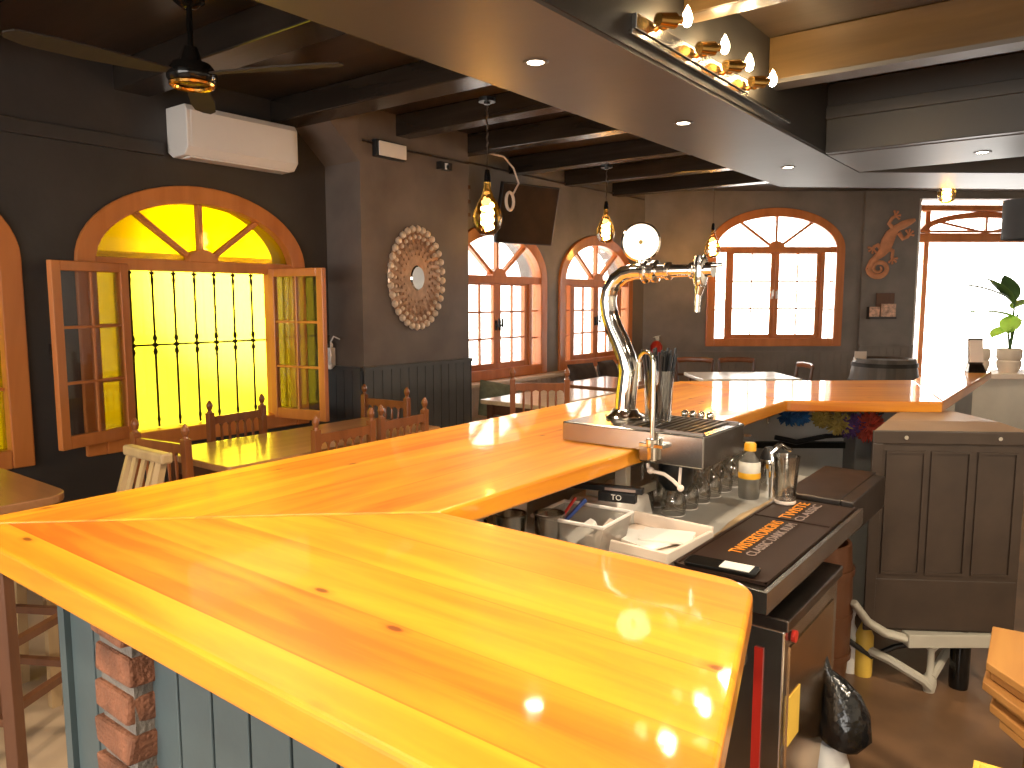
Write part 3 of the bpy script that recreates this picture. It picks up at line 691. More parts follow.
# plumbing under tray
t = thing('tray_bracket', 'grey steel angle bracket carrying the drip tray beside the bar edge', 'bracket', (-1.02,1.96,.93))
b = MB(); b.box(-.10,-.06,0,.03,0,.12); b.box(-.20,-.10,0,.03,0,.035); b.box(-.10,-.06,.03,.20,0,.03); b.build('frame', M['standp'], t, bevel=.003)
t = thing('cooling_pump', 'black round cooling unit hanging under the drip tray', 'pump', (-1.02,2.17,.995))
b = MB(); b.lathe([(0,-.06),(.035,-.055),(.055,-.03),(.055,.03),(.035,.045),(0,.045)], n=20); b.build('housing', M['black'], t, smooth=True)
b = MB()
b.cyl((0,0,.04),(0,0,.068),.015); b.build('hanger', M['steel'], t)
t = thing('beer_hose', 'pale plastic beer hose with elbow fittings below the drip tray', 'hose', (-.97,1.95,1.02))
b = MB(); b.tube([(-.035,0,.042),(-.033,0,.03),(-.02,0,.02),(.02,-.005,.018),(.05,-.01,.005),(.072,-.01,-.012)], .0055, 8); b.sph((-.025,0,.022),.011); b.sph((.074,-.01,-.014),.010); b.tube([(.068,0,.042),(.07,-.01,.0),(.074,-.01,-.014)],.0045,6); b.build('hose', M['cream'], t, smooth=True)

# ------------------------------------------------------------------ under-counter work area
t = thing('work_shelf', 'pale steel work shelf below the inner edge of the bar', 'counter')
b = MB(); b.box(-1.50,-.80,1.13,2.95,.80,.86); b.build('shelf_top', M['greytop'], t, bevel=.004)
b = MB(); b.box(-1.53,-1.50,1.13,3.2,.0,ZB-.002); b.box(-1.5,-1.49,1.13,2.95,.86,1.0); b.build('back_panel', M['plaster'], t)
b = MB(); b.box(-1.49,-.90,1.15,1.19,0,.80); b.box(-1.49,-.85,2.88,2.92,0,.80); b.build('side_panel', M['greyp'], t)
b = MB(); b.box(-1.49,-.90,1.19,2.88,.05,.09); b.box(-.87,-.85,2.2,2.88,.09,.80); b.build('lower_shelf', M['greyp'], t)
# cloth strip/towel (folded) along the shelf edge
b = MB(); pts = []
for i in range(9): pts.append((-.80+.01*math.sin(i*1.7), 1.95+i*.105, .865))
b.tube(pts, [.028,.035,.036,.034,.037,.036,.034,.035,.03], 10, flat=.35)
tag(b.build('cloth', M['palechair'], smooth=True), 'rolled tan cloth lying along the work shelf beside the bar mats', 'cloth')
# bar mat counter
def lettering(txt, sz, mat, parent, loc, rot, width=None):
    cu = bpy.data.curves.new('lettering','FONT'); cu.body = txt; cu.size = sz; cu.extrude = .0006
    tmp = bpy.data.objects.new('lettering_source', cu); COL.objects.link(tmp)
    bpy.context.view_layer.update()
    me = bpy.data.meshes.new_from_object(tmp.evaluated_get(bpy.context.evaluated_depsgraph_get()))
    bpy.data.objects.remove(tmp); me.materials.clear(); me.materials.append(mat)
    o = bpy.data.objects.new('lettering', me); COL.objects.link(o); o.parent = parent; o.location = loc; o.rotation_euler = rot
    if width:
        w_ = max(v.co.x for v in me.vertices); o.scale = (width/w_,1,1)
    return o
t = thing('mat_shelf', 'dark metal service ledge carrying the printed bar mats', 'ledge')
b = MB(); b.box(-.79,-.53,1.60,2.44,.855,.892); b.build('ledge_top', M['darksteel'], t, bevel=.003)
b = MB(); b.box(-.54,-.528,1.60,2.44,.85,.899); b.box(-.79,-.528,1.592,1.602,.85,.899); b.build('edge_strip', M['steel'], t)
b = MB(); b.box(-.77,-.75,1.62,1.645,0,.855); b.build('ledge_leg', M['darksteel'], t); b = MB(); b.box(-.79,-.77,2.36,2.40,0,.855); b.build('ledge_leg', M['darksteel'], t)
b = MB(); b.box(-.78,-.60,2.46,2.95,.89,.91); b.box(-.60,-.56,2.46,2.90,.80,.91); b.box(-.78,-.70,2.50,2.9,.80,.89)
tag(b.build('speed_rack', M['darksteel'], bevel=.004), 'dull metal rail ledge beyond the bar mats toward the grey wall', 'ledge')
for i, (y0, ln, lab) in enumerate(((1.645,.53,'printed black bar mat nearer the bar end with a phone on it'),(2.177,.255,'printed black bar mat farther along with a beer glass on it'))):
    m_ = thing('bar_mat', lab, 'bar mat', (-.66,y0,.8925), 0, 'printed bar mats')
    b = MB(); b.box(-.112,.112,0,ln,0,.006); b.build('rubber', M['mat'], m_, bevel=.002)
    b = MB(); b.box(-.112,.112,0,.006,.006,.009); b.box(.106,.112,0,ln,.006,.009); b.box(-.112,-.106,0,ln,.006,.009); b.build('raised_rim', M['mat'], m_)
    for txt, mt, x_, sz in ((('TWISTERTORIGINS' if i == 0 else 'TWISTE'),'orange',-.012,.046),(('CLASSIC DARK RUM' if i == 0 else 'CLASSIC'),'greyprint',.024,.036)):
        lettering(txt, sz, M[mt], m_, (x_, .165 if i == 0 else .012, .0068), (0,0,R(90)), .34 if i == 0 else .21)
t = thing('smartphone', 'dark smartphone with a white label lying on the nearer bar mat', 'phone', (-.665,1.665,.9015), R(4))
b = MB(); b.prism(inset_round([(-.085,-.018),(.085,-.018),(.085,.045),(-.085,.045)], [0,1,2,3], .012,4), 0, .009); b.build('body', M['blackgloss'], t, bevel=.002)
b = MB(); b.prism([(0,-.008),(.07,-.008),(.07,.038),(0,.038)], .009, .0105); b.build('label', M['paper'], t)
t = thing('beer_glass', 'tall clear half-pint glass standing on the farther bar mat', 'glass', (-.737,2.357,.9), )
b = MB(); b.lathe([(0,.0),(.030,.0),(.031,.012),(.034,.08),(.040,.15),(.0385,.15),(.0325,.08),(.028,.016),(0,.014)], n=24); b.build('glass_body', M['cup'], t, smooth=True)
b = MB(); b.lathe([(.0305,.001),(.0325,.006),(.031,.012),(.029,.004)], n=24); b.build('base_rim', M['cream'], t, smooth=True)
# wine glasses
def wine():
    t = thing('wine_glass', 'clear stemmed wine glass standing upside down on the work shelf under the tray', 'wine glass', (0,0,0), 0, 'wine glasses under the tray')
    b = MB(); b.lathe([(.036,0),(.040,.03),(.034,.065),(.014,.088),(.005,.10),(.0045,.155),(.01,.163),(.033,.168),(.033,.171),(.0,.171)], n=16); b.build('bowl', M['cup'], t, smooth=True)
    b = MB(); b.lathe([(.0355,.0),(.0375,.0),(.0375,.0025),(.0355,.0025)], n=16); b.build('rim', M['white'], t, smooth=True)
    return t
w0 = wine()
for i in range(14):
    o = w0 if i == 0 else dup(w0)
    o.location = (-1.115+(i%2)*.095, 2.13+(i//2)*.095+(i%2)*.03, .8605)
# bottle with yellow cap
t = thing('sauce_bottle', 'clear squeeze bottle with a yellow cap and label beside the shaker', 'bottle', (-.905,2.50,.8605))
b = MB(); b.lathe([(0,0),(.033,0),(.035,.01),(.035,.09),(.032,.10),(.033,.125),(.014,.155),(.014,.165),(0,.165)], n=18); b.build('bottle_body', M['frost'], t, smooth=True)
b = MB(); b.lathe([(.0345,.07),(.036,.072),(.036,.125),(.0345,.127)], n=18); b.build('label', M['whitetop'], t, smooth=True)
b = MB(); b.lathe([(.0365,.07),(.037,.072),(.037,.088),(.0365,.09)], n=18); b.build('label_band', M['ycap'], t, smooth=True)
b = MB(); b.lathe([(0,.163),(.020,.163),(.020,.185),(.016,.19),(0,.19)], n=14); b.build('cap', M['ycap'], t, smooth=True)
t = thing('cocktail_shaker', 'steel cocktail shaker with a black top beside the yellow-capped bottle', 'shaker', (-.89,2.66,.8605))
b = MB(); b.lathe([(0,0),(.032,0),(.036,.10),(.034,.11),(0,.11)], n=20); b.build('cup', M['chrome'], t, smooth=True)
b = MB(); b.lathe([(.035,.11),(.03,.13),(.02,.15),(0,.155)], n=20); b.tube([(.0,0,.14),(.03,.0,.165),(.05,0,.15)],.007,6); b.build('lid', M['black'], t, smooth=True)
t = thing('bar_jigger', 'tall narrow steel canister left of the cocktail shaker', 'canister', (-.83,2.52,.8605))
b = MB(); b.lathe([(0,0),(.014,0),(.016,.12),(.0,.12)], n=16); b.tube([(0,0,.12),(-.01,.0,.16),(.02,.01,.19),(.05,.02,.17)],.008,8); b.build('canister_body', M['chrome'], t, smooth=True)
# tubs, papers, glasses at the near end of the shelf
t = thing('plastic_tub', 'cloudy plastic tub of pens and wrappers on the work shelf', 'tub', (-1.08,1.72,.8605), R(4)); t.scale = (.82,.82,.9)
b = MB(); b.hexa([(-.11,-.09,0),(.11,-.09,0),(.11,.09,0),(-.11,.09,0)],[(-.13,-.11,.10),(.13,-.11,.10),(.13,.11,.10),(-.13,.11,.10)])
bmesh.ops.delete(b.bm, geom=[f for f in b.bm.faces if all(v.co.z > .09 for v in f.verts)], context='FACES_ONLY'); o = b.build('tub_wall', M['frost'], t)
b = MB(); b.tube([(-.13,-.11,.10),(.13,-.11,.10),(.13,.11,.10),(-.13,.11,.10)], .006, 6, closed=True); b.build('tub_rim', M['white'], t)
for nm, mt, p, q, w_ in (('pen','blueink',(-.08,.02,.06),(-.02,.06,.13),.02),('pen','red',(-.10,.0,.05),(-.07,.08,.125),.012),('wrapper','paper',(-.03,-.05,.02),(.03,.03,.07),.04),('wrapper','cream',(.05,-.02,.02),(.09,.05,.08),.03)):
    b = MB(); b.bar(p, q, w_, w_*.6); b.build(nm, M[mt], t, bevel=.003)
t = thing('tissue_pack', 'crumpled white tissue packet behind the plastic tub', 'packet', (-1.17,2.0,.8605), R(-10))
b = MB(); b.hexa([(-.12,-.09,0),(.12,-.09,0),(.12,.09,0),(-.12,.09,0)],[(-.10,-.05,.06),(.10,-.07,.075),(.11,.07,.085),(-.11,.08,.07)]); b.sph((0,.04,.085),.03,8,(1.4,1,1)); b.build('packet', M['paper'], t, bevel=.008)
t = thing('menu_box', 'black box with white lettering propped on the plastic tub', 'box', (-1.09,1.86,.945), R(14))
b = MB(); b.box(-.11,.11,-.012,.012,.04,.058); b.box(-.02,.09,-.014,.014,.012,.04); b.build('box_body', M['black'], t, bevel=.003)
b = MB(); b.box(.0,.09,-.0128,-.012,.045,.053); b.build('print', M['greyprint'], t)
lettering('TO', .022, M['paper'], t, (.02,-.0165,.02), (R(90),0,0))
t = thing('receipt_tray', 'pale plastic tray of receipts on the work shelf by the bar mats', 'tray', (-.925,1.86,.8605), R(-3))
b = MB(); b.box(-.13,.12,-.16,.10,0,.012); b.box(-.13,.12,-.16,-.15,.012,.04); b.box(-.13,.12,.09,.10,.012,.05); b.box(.11,.12,-.15,.09,.012,.04); b.build('tray', M['cream'], t, bevel=.003)
for k_, (x, y, a) in enumerate(((-.03,-.03,5),(-.01,-.05,-12),(.03,.0,20))):
    b = MB(Matrix.Translation((x,y,.013+k_*.006)) @ Matrix.Rotation(R(a),4,'Z')); b.box(-.07,.07,-.05,.06,0,.005); b.build('receipt', M['paper'], t)
b = MB(); b.box(-.12,.10,.102,.125,.0,.035); b.build('wooden_bar', M['pine'], t)
for k_, (x, y, lab) in enumerate(((-1.285,1.50,'dark-rimmed tumbler deepest under the bar corner'),(-1.215,1.575,'dark-rimmed tumbler in the middle of the corner cluster'),(-1.135,1.64,'dark-rimmed tumbler nearest the plastic tub'))):
    t = thing('tumbler', lab, 'glass', (x,y,.8605), 0, 'dark-rimmed tumblers in the bar corner')
    b = MB(); b.lathe([(0,0),(.034,0),(.042,.10),(.040,.10),(.032,.008),(0,.008)], n=20); b.build('tumbler_body', pane('smoked_glass', (.66,.60,.52), .16) if k_ == 0 else bpy.data.materials['smoked_glass'], t, smooth=True)
    b = MB(); b.lathe([(.040,.098),(.043,.098),(.043,.102),(.040,.102)], n=20); b.build('tumbler_rim', M['darksteel'], t, smooth=True)
# white bottle against back panel
t = thing('white_canister', 'white cylindrical canister against the pale panel under the bar', 'canister', (-1.33,1.72,.8605))
b = MB(); b.lathe([(0,0),(.05,0),(.05,.13),(.04,.15),(0,.15)], n=20); b.build('canister_body', M['white'], t, smooth=True); b = MB(); b.lathe([(0,.148),(.025,.148),(.025,.165),(0,.165)], n=14); b.build('canister_cap', M['white'], t, smooth=True)

# ice machine
t = thing('ice_machine', 'stainless steel ice machine with dark lid and red switch under the ledge', 'appliance', (-.80,1.905,0))
b = MB(); b.box(-.04,.29,-.24,.20,.04,.79); b.build('body', M['steel'], t, bevel=.004)
b = MB(); b.box(-.04,.30,-.245,.21,.79,.82); b.build('lid', M['darksteel'], t, bevel=.004)
b = MB(); b.cyl((.17,-.242,.70),(.17,-.25,.70),.035); b.build('vent_cap', M['black'], t)
b = MB(); b.box(.115,.14,-.245,-.24,.06,.66); b.box(.225,.245,-.245,-.24,.06,.74); b.build('red_reflection', M['red'], t)  # red reflections on the steel front, painted as strips
b = MB(); b.box(.29,.293,-.20,.16,.10,.74); b.build('side_panel', paint('brassy_steel', (.62,.40,.20), .25, metal=1, var=.2, scale=6), t)
b = MB(); b.cyl((.293,-.19,.765),(.302,-.19,.765),.014); b.build('switch', M['red'], t)
b = MB(); b.box(.293,.295,-.20,-.12,.50,.62); b.build('sticker', M['yellow'], t)
b = MB()
for x, y in ((.0,-.2),(.26,-.2),(.0,.16),(.26,.16)): b.cyl((x,y,0),(x,y,.045),.02)
b.build('foot', M['black'], t)
# bin bag
t = thing('bin_bag', 'knotted black bin bag hanging beside the ice machine', 'bin bag', (-.465,2.02,.03))
b = MB(); b.tube([(-.06,.0,.60),(-.04,.0,.53),(-.02,.0,.50),(0,.0,.46),(.01,.0,.42),(.01,.0,.38),(.0,.0,.35),(0,.0,.335)], [.006,.012,.03,.05,.062,.068,.055,.02], 14); b.build('bag', M['bag'], t, smooth=True)
b = MB(); b.tube([(-.02,-.0,.335),(-.02,0,.27),(-.01,0,.2)], [.03,.05,.03], 10); b.build('white_bag', M['paper'], t, smooth=True)
# banded bin
t = thing('banded_bin', 'brown banded barrel-shaped bin on the floor under the ledge', 'bin', (-.83,3.08,0)); t.scale = (.82,.82,1)
b = MB(); b.lathe([(0,0),(.15,0),(.165,.15),(.17,.3),(.165,.45),(.155,.58),(.14,.58),(.14,.5),(0,.5)], n=24); b.build('staves', M['keg'], t, smooth=True)
b = MB()
for z in (.12,.28,.46):
    b = MB(); b.lathe([(.166,z),(.174,z),(.174,z+.025),(.166,z+.025)], n=24); b.build('hoop', M['keg'], t, smooth=True)
b = MB(); b.cyl((.03,0,.5),(.05,.02,.72),.012); b.cyl((-.04,.03,.5),(-.08,.02,.78),.010); b.sph((-.08,.02,.79),.03); b.build('utensils', M['steel'], t)
for k_, (x, y, mt, h, lab) in enumerate(((-.725,3.24,'paper',.26,'white spray bottle on the floor beside the banded bin'),(-.672,3.24,'yellow',.28,'slim yellow bottle on the floor beside the banded bin'),(-.345,3.36,'blackgloss',.36,'black bottle on the floor under the brown cabinet'))):
    t = thing('floor_bottle', lab, 'bottle', (x,y,0), 0)
    b = MB(); b.lathe([(0,0),(.034,0),(.036,.02),(.036,h*.6),(.014,h*.78),(.013,h*.92),(0,h*.92)], n=16); b.build('bottle_body', M[mt], t, smooth=True)
    b = MB(); b.lathe([(0,h*.92),(.016,h*.92),(.016,h),(0,h)], n=12); b.build('bottle_cap', M['white' if k_ < 2 else 'black'], t)

# ------------------------------------------------------------------ brown cabinet on stand (faces the camera side)
def camframe(X, D, z=0):   # a spot X to the side and D ahead along the counter direction
    c, s_ = math.cos(YAW), math.sin(YAW); return (X*c-D*s_, X*s_+D*c, z)
t = thing('brown_cabinet', 'dark brown panelled appliance cabinet raised on a pale curved stand', 'cabinet', camframe(1.66,2.85,.0), YAW-R(5))
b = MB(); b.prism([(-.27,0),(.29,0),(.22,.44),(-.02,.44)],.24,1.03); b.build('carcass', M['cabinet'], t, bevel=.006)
b = MB(); b.box(-.28,.30,-.012,0,.985,1.035); b.box(-.28,-.24,-.012,0,.24,.985); b.build('front_frame', M['cabinet'], t, bevel=.003)
for x0 in (-.225,-.06,.11): 
    b = MB(); z0_, z1_ = .47,.955; b.strip([(x0,z0_),(x0+.145,z0_),(x0+.145,z1_),(x0,z1_),(x0,z0_)],[(x0+.008,z0_+.008),(x0+.137,z0_+.008),(x0+.137,z1_-.008),(x0+.008,z1_-.008),(x0+.008,z0_+.008)], -.008, 0); b.build('raised_panel', M['cabinet'], t)
b = MB(); b.box(-.24,.28,-.006,0,.25,.45); b.build('lower_panel', M['cabinet'], t, bevel=.003)
for x in (-.16,.18):
    b = MB(); b.cyl((x,-.012,1.01),(x,-.017,1.01),.008); b.build('screw', M['steel'], t)
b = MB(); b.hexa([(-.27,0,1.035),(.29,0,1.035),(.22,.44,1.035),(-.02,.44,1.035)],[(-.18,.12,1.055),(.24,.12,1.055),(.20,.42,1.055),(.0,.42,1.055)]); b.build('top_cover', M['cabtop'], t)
t = thing('cabinet_stand', 'pale enamelled stand with curved rails under the brown cabinet', 'stand', camframe(1.66,2.85,0), YAW)
b = MB(); b.box(-.12,.28,-.03,.03,.185,.238); b.tube([(-.12,0,.212),(-.2,.0,.235),(-.27,.0,.28),(-.33,.0,.36)], [.026,.026,.024,.022], 8, flat=.7); b.build('upper_rail', M['standp'], t, bevel=.004)
b = MB(); b.tube([(-.34,.25,.13),(-.25,.15,.125),(-.15,.05,.10),(-.05,-.02,.05),(-.02,-.02,.02)], .019, 8); b.tube([(-.02,-.02,.06),(.1,.1,.10),(.25,.2,.11)], .018, 8); b.build('lower_rail', M['standp'], t, smooth=True)
b = MB(); b.lathe([(.0,0),(.02,0),(.026,.03),(.024,.06),(.013,.075),(.012,.165),(.03,.19),(0,.19)], (-.02,-.01,0), 14); b.build('leg', M['standp'], t, smooth=True)
b = MB(); b.lathe([(.0,0),(.02,0),(.026,.03),(.024,.06),(.013,.075),(.012,.165),(.03,.19),(0,.19)], (.25,.0,0), 14); b.build('leg', M['standp'], t, smooth=True)
b = MB(); b.lathe([(.0,0),(.02,0),(.024,.06),(.013,.075),(.012,.165),(.03,.238),(0,.238)], (-.2,.42,0), 14); b.build('leg', M['standp'], t, smooth=True)
b = MB(); b.tube([(-.30,.1,.16),(-.2,.1,.09),(-.1,.12,.12),(.02,.1,.16)], .012, 8); b.build('black_hose', M['black'], t, smooth=True)
# supports under the angled bar
PA = frameM((-1.04,3.29), R(36.5))
def tthing(name, label, cat, Mx):
    o = thing(name, label, cat); o.matrix_world = Mx; return o
t = tthing('bar_back_support', 'pale plastered support wall under the angled far bar', 'support wall', PA)
b = MB(); b.box(-.25,1.0,.50,.56,0,ZB-.001); b.build('plaster_panel', M['plaster'], t)
b = MB(); b.box(.46,.54,.36,.50,0,ZB-.001); b.box(.54,.62,.30,.44,0,ZB-.001); b.build('grey_post', M['greyp'], t, bevel=.004)
b = MB(); b.box(-.1,.5,.47,.50,.80,.83); b.build('pipe_batten', M['iron'], t)
t = thing('bar_end_panel', 'grey panel under the short far end of the bar', 'panelling')
b = MB(); b.box(-.62,-.58,4.2,5.38,0,ZB-.001); b.build('panel', M['greyp'], t)
# cable on support + garland
b = MB(); b.tube([tuple(PA @ Vector(p)) for p in ((.10,.44,.86),(.2,.42,.84),(.34,.42,.87),(.45,.42,.875))], [.012,.014,.012,.010], 8); tag(b.build('black_strap', M['black'], smooth=True), 'black cable looped across the pale support wall', 'cable')
t = tthing('feather_garland', 'colourful feather garland in blue, gold, violet and red under the far bar', 'garland', PA @ Matrix.Translation((.15,.30,.965)) @ Matrix.Scale(1.2,4))
def puff(c, r, mt, n=130):
    b = MB()
    for i in range(n):
        d = Vector((random.gauss(0,1),random.gauss(0,.6),random.gauss(0,1))).normalized(); b.tube([Vector(c), Vector(c)+d*r*.6, Vector(c)+d*r*random.uniform(.8,1.1)], [.003,.006,.002], 4)
    b.sph(c, r*.62, 8, (1,.6,1)); return b.build('feather_tuft', M[mt], t, smooth=True)
puff((-.03,0,.02),.042,'featherblue'); puff((.02,0,.015),.035,'featherblue'); puff((.10,.0,.01),.04,'feathergold'); puff((.17,.0,-.01),.05,'feathergold'); puff((.22,.0,-.02),.055,'featherviolet'); puff((.28,-.01,-.02),.065,'featherred')
b = MB(); b.tube([(-.08,0,.04),(.05,0,.02),(.2,0,.0),(.34,0,.03)], .004, 6); b.build('string', M['black'], t)
t = thing('bar_light_fitting', 'small chrome bottle stopper hanging in front of the blue feathers', 'fitting', tuple(PA @ Vector((.03,.33,1.0))))
b = MB(); b.lathe([(0,-.06),(.008,-.05),(.006,-.02),(.012,0),(.008,.03),(.004,.05)], n=10); b.build('stem', M['chrome'], t, smooth=True)

# right foreground: stacked boards and box
t = thing('stacked_boards', 'staggered stack of raw pine boards at the right edge of the picture', 'boards', (-.17,2.16,0))
for k_, (dx, dy) in enumerate(((.045,-.02),(.02,.0),(.03,.015),(.0,.01),(.015,.03),(.005,.02))):
    b = MB(Matrix.Rotation(R(-3+k_*1.1),4,'Z')); z = .485+k_*.024; b.hexa([(dx,-.01+dy,z),(dx+.12,-.15+dy,z),(dx+.55,-.15+dy,z),(dx+.55,.27+dy,z),(dx,.25+dy,z)],[(dx,-.01+dy,z+.021),(dx+.12,-.15+dy,z+.021),(dx+.55,-.15+dy,z+.021),(dx+.55,.27+dy,z+.021),(dx,.25+dy,z+.021)]); b.build('board', M['pine'], t, bevel=.003)
b = MB(); b.box(.16,.5,-.10,.22,0,.484); b.build('base', M['keg'], t)
b = MB(); b.box(.085,.13,.30,.34,0,.80); b.build('upright', M['pine'], t)
t = thing('card_box', 'open yellow-edged cardboard box with white paper inside', 'box', (-.145,1.665,0), R(3))
b = MB(); b.box(0,.012,0,.32,0,.46); b.box(.012,.4,0,.012,0,.46); b.box(.012,.4,.308,.32,0,.46); b.box(.388,.4,.012,.308,0,.46); b.box(.012,.388,.012,.308,0,.01); b.build('box_wall', M['yellow'], t)
b = MB(); b.box(.02,.38,.02,.30,.012,.445); b.build('paper_stack', M['paper'], t)

# ------------------------------------------------------------------ chairs
def make_chair(mat, label, W=.38, H=.95, scal=True):
    t = thing('dining_chair', label, 'chair'); w = W/2
    for s_ in (-1,1):
        b = MB(); b.hexa([(s_*w-.019,-.019,0),(s_*w+.019,-.019,0),(s_*w+.019,.019,0),(s_*w-.019,.019,0)],[(s_*w-.019,-.02-.02,H-.075),(s_*w+.019,-.04,H-.075),(s_*w+.019,-.002,H-.075),(s_*w-.019,-.002,H-.075)])
        b.lathe([(0,H-.076),(.017,H-.075),(.010,H-.062),(.016,H-.05),(.020,H-.035),(.016,H-.02),(.007,H-.006),(0,H)], (s_*w,-.021,0), 12); b.build('back_post', mat, t, bevel=.003)
        b = MB(); b.box(s_*w-.019,s_*w+.019,.36,.398,0,.435); b.build('leg', mat, t, bevel=.004)
    b = MB(); b.box(-w-.01,w+.01,-.0,.42,.435,.465); b.build('seat', mat, t, bevel=.006)
    b = MB(); b.box(-w,w,.0,.02,.38,.435); b.box(-w,w,.375,.395,.37,.435); b.box(-w-.005,-w+.012,.0,.39,.38,.435); b.box(w-.012,w+.005,0,.39,.38,.435); b.box(-w,w,.37,.39,.2,.235); b.box(-w-.005,-w+.012,0,.38,.13,.16); b.box(w-.012,w+.005,0,.38,.13,.16); b.build('stretcher', mat, t)
    zt = H-.10; n = 6; dx = (W-.04)/n; P = [(-w+.02, zt+.0), (w-.02, zt+.0)]; low = []
    for i in range(n):
        x1 = w-.02-i*dx
        for k_ in range(5): a = PI*k_/4; low.append((x1-dx/2+dx/2*math.cos(a)*.96, zt-.065+.022*math.sin(a)))
    b = MB(Matrix.Translation((0,-.033,0))); 
    b.prismy([(-w+.02, zt), (w-.02, zt)] + low, -.0, .02) if scal else b.prismy([(-w+.02, zt+.01),(w-.02,zt+.01),(w-.02,zt-.06),(-w+.02,zt-.06)], 0, .02)
    b.build('top_rail', mat, t)
    b = MB(); b.box(-w+.02,w-.02,-.022,-.004,.53,.57); b.build('lower_rail', mat, t)
    for i in range(n-1):
        x = -w+.02+(i+1)*dx; b = MB(); b.tube([(x,-.013,.565),(x,-.016,.62),(x,-.018,.66),(x,-.02,.74),(x,-.023,zt-.05)], [.006,.010,.006,.009,.006], 8); b.build('spindle', mat, t, smooth=True)
    return t
c0 = make_chair(M['chair'], '')
G5 = 'turned-post dining chairs'
def put(src, first, a, b_, flip, label, grp=G5, W=.38):
    o = src if first else dup(src)
    ax, ay = a; bx, by = b_
    ang = math.atan2(by-ay, bx-ax)
    if flip: ang += PI
    o.location = ((ax+bx)/2,(ay+by)/2,0); o.rotation_euler = (0,0,ang)
    o['label'] = label; o['group'] = grp; return o
put(c0, True, (-3.76,1.84),(-3.40,1.89), False, 'wooden chair with turned finials standing before the left end of the long dining table')
put(c0, False, (-4.10,2.79),(-4.06,2.41), False, 'wooden finial chair on the window side of the table before the iron grille')
put(c0, False, (-3.13,2.41),(-3.14,2.79), False, 'wooden finial chair backing the bar, left one of the near pair')
put(c0, False, (-3.17,2.89),(-3.20,3.27), False, 'wooden finial chair backing the bar, right one of the near pair')
put(c0, False, (-3.65,3.57),(-4.03,3.53), False, 'wooden finial chair at the far end of the dining table against the pillar boarding')
o = put(c0, False, (-3.20,4.236),(-2.962,4.416), False, 'wooden finial chair before the small light table under the arched window'); o.scale = (1,1,1.12)
t = thing('slatted_chair', 'pale slatted wooden chair leaning beside the round-cornered table', 'chair', (-3.19,1.45,0), R(180))
for s_ in (-1,1):
    b = MB(); b.bar((s_*.15,0,0),(s_*.15,-.01,.45),.035,.035); b.bar((s_*.15,-.01,.45),(s_*.13,-.13,.86),.035,.03); b.build('back_post', M['palechair'], t)
    b = MB(); b.bar((s_*.15,.34,0),(s_*.14,.33,.44),.035,.035); b.build('leg', M['palechair'], t)
b = MB(); b.prism(inset_round([(-.18,-.02),(.18,-.02),(.19,.37),(-.19,.37)],[2,3],.04,4), .44,.465); b.build('seat', M['palechair'], t, bevel=.006)
b = MB(); b.bar((-.17,-.135,.875),(.17,-.135,.875),.05,.045); b.build('top_rail', M['palechair'], t, bevel=.01)
for x in (-.075,0,.075):
    b = MB(); b.bar((x,-.01,.46),(x,-.125,.86),.03,.012,up=(0,1,0)); b.build('slat', M['palechair'], t)

# crossback chairs at the far table
def rail_chair(label, loc, rz):
    t = thing('side_chair', label, 'chair', loc, rz, 'chairs at the white table')
    for s_ in (-1,1):
        b = MB(); b.tube([(s_*.19,0,0),(s_*.19,-.01,.45),(s_*.2,-.05,.85)], .016, 8); b.build('back_post', M['stool'], t)
        b = MB(); b.cyl((s_*.19,.38,0),(s_*.18,.36,.44), .016); b.build('leg', M['stool'], t)
    b = MB(); b.prism([(-.2,-.01),(.2,-.01),(.21,.4),(-.21,.4)], .44, .465); b.build('seat', M['stool'], t, bevel=.006)
    b = MB(); b.tube([(-.20,-.05,.84),(-.1,-.075,.85),(.1,-.075,.85),(.20,-.05,.84)], .018, 8, flat=1.6); b.build('top_rail', M['chair'], t, smooth=True)
    b = MB(); b.tube([(-.19,-.03,.68),(0,-.05,.68),(.19,-.03,.68)], .010, 8, flat=1.5); b.build('mid_rail', M['stool'], t)
rail_chair('low brown chair behind the white table, toward the corner', (-3.62,8.12,0), R(200))
rail_chair('low brown chair behind the white table, below the back window', (-3.22,8.40,0), R(217))
rail_chair('low brown chair at the right end of the white table', (-2.45,8.15,0), R(128))
rail_chair('brown chair in front of the far corner beside the straw glass', (-3.75,7.15,0), R(250))

def make_table(name, label, x0, x1, y0, y1, z, mat, legmat, rz=0, rnd=.02, cx=None):
    cx, cy = (x0+x1)/2, (y0+y1)/2; t = thing(name, label, 'table', (cx,cy,0), rz); w, h = (x1-x0)/2, (y1-y0)/2
    b = MB(); b.prism(inset_round([(-w,-h),(w,-h),(w,h),(-w,h)], [0,1,2,3], rnd, 5), z-.035, z); b.build('tabletop', mat, t, bevel=.005)
    for sx in (-1,1):
        for sy in (-1,1):
            b = MB(); b.hexa([(sx*(w-.07)-.02,sy*(h-.07)-.02,0),(sx*(w-.07)+.02,sy*(h-.07)-.02,0),(sx*(w-.07)+.02,sy*(h-.07)+.02,0),(sx*(w-.07)-.02,sy*(h-.07)+.02,0)],[(sx*(w-.07)-.03,sy*(h-.07)-.03,z-.035),(sx*(w-.07)+.03,sy*(h-.07)-.03,z-.035),(sx*(w-.07)+.03,sy*(h-.07)+.03,z-.035),(sx*(w-.07)-.03,sy*(h-.07)+.03,z-.035)]); b.build('leg', legmat, t)
    b = MB(); b.box(-w+.06,w-.06,-h+.06,-h+.08,z-.12,z-.035); b.box(-w+.06,w-.06,h-.08,h-.06,z-.12,z-.035); b.box(-w+.06,-w+.08,-h+.06,h-.06,z-.12,z-.035); b.box(w-.08,w-.06,-h+.06,h-.06,z-.12,z-.035); b.build('apron', legmat, t)
    return t
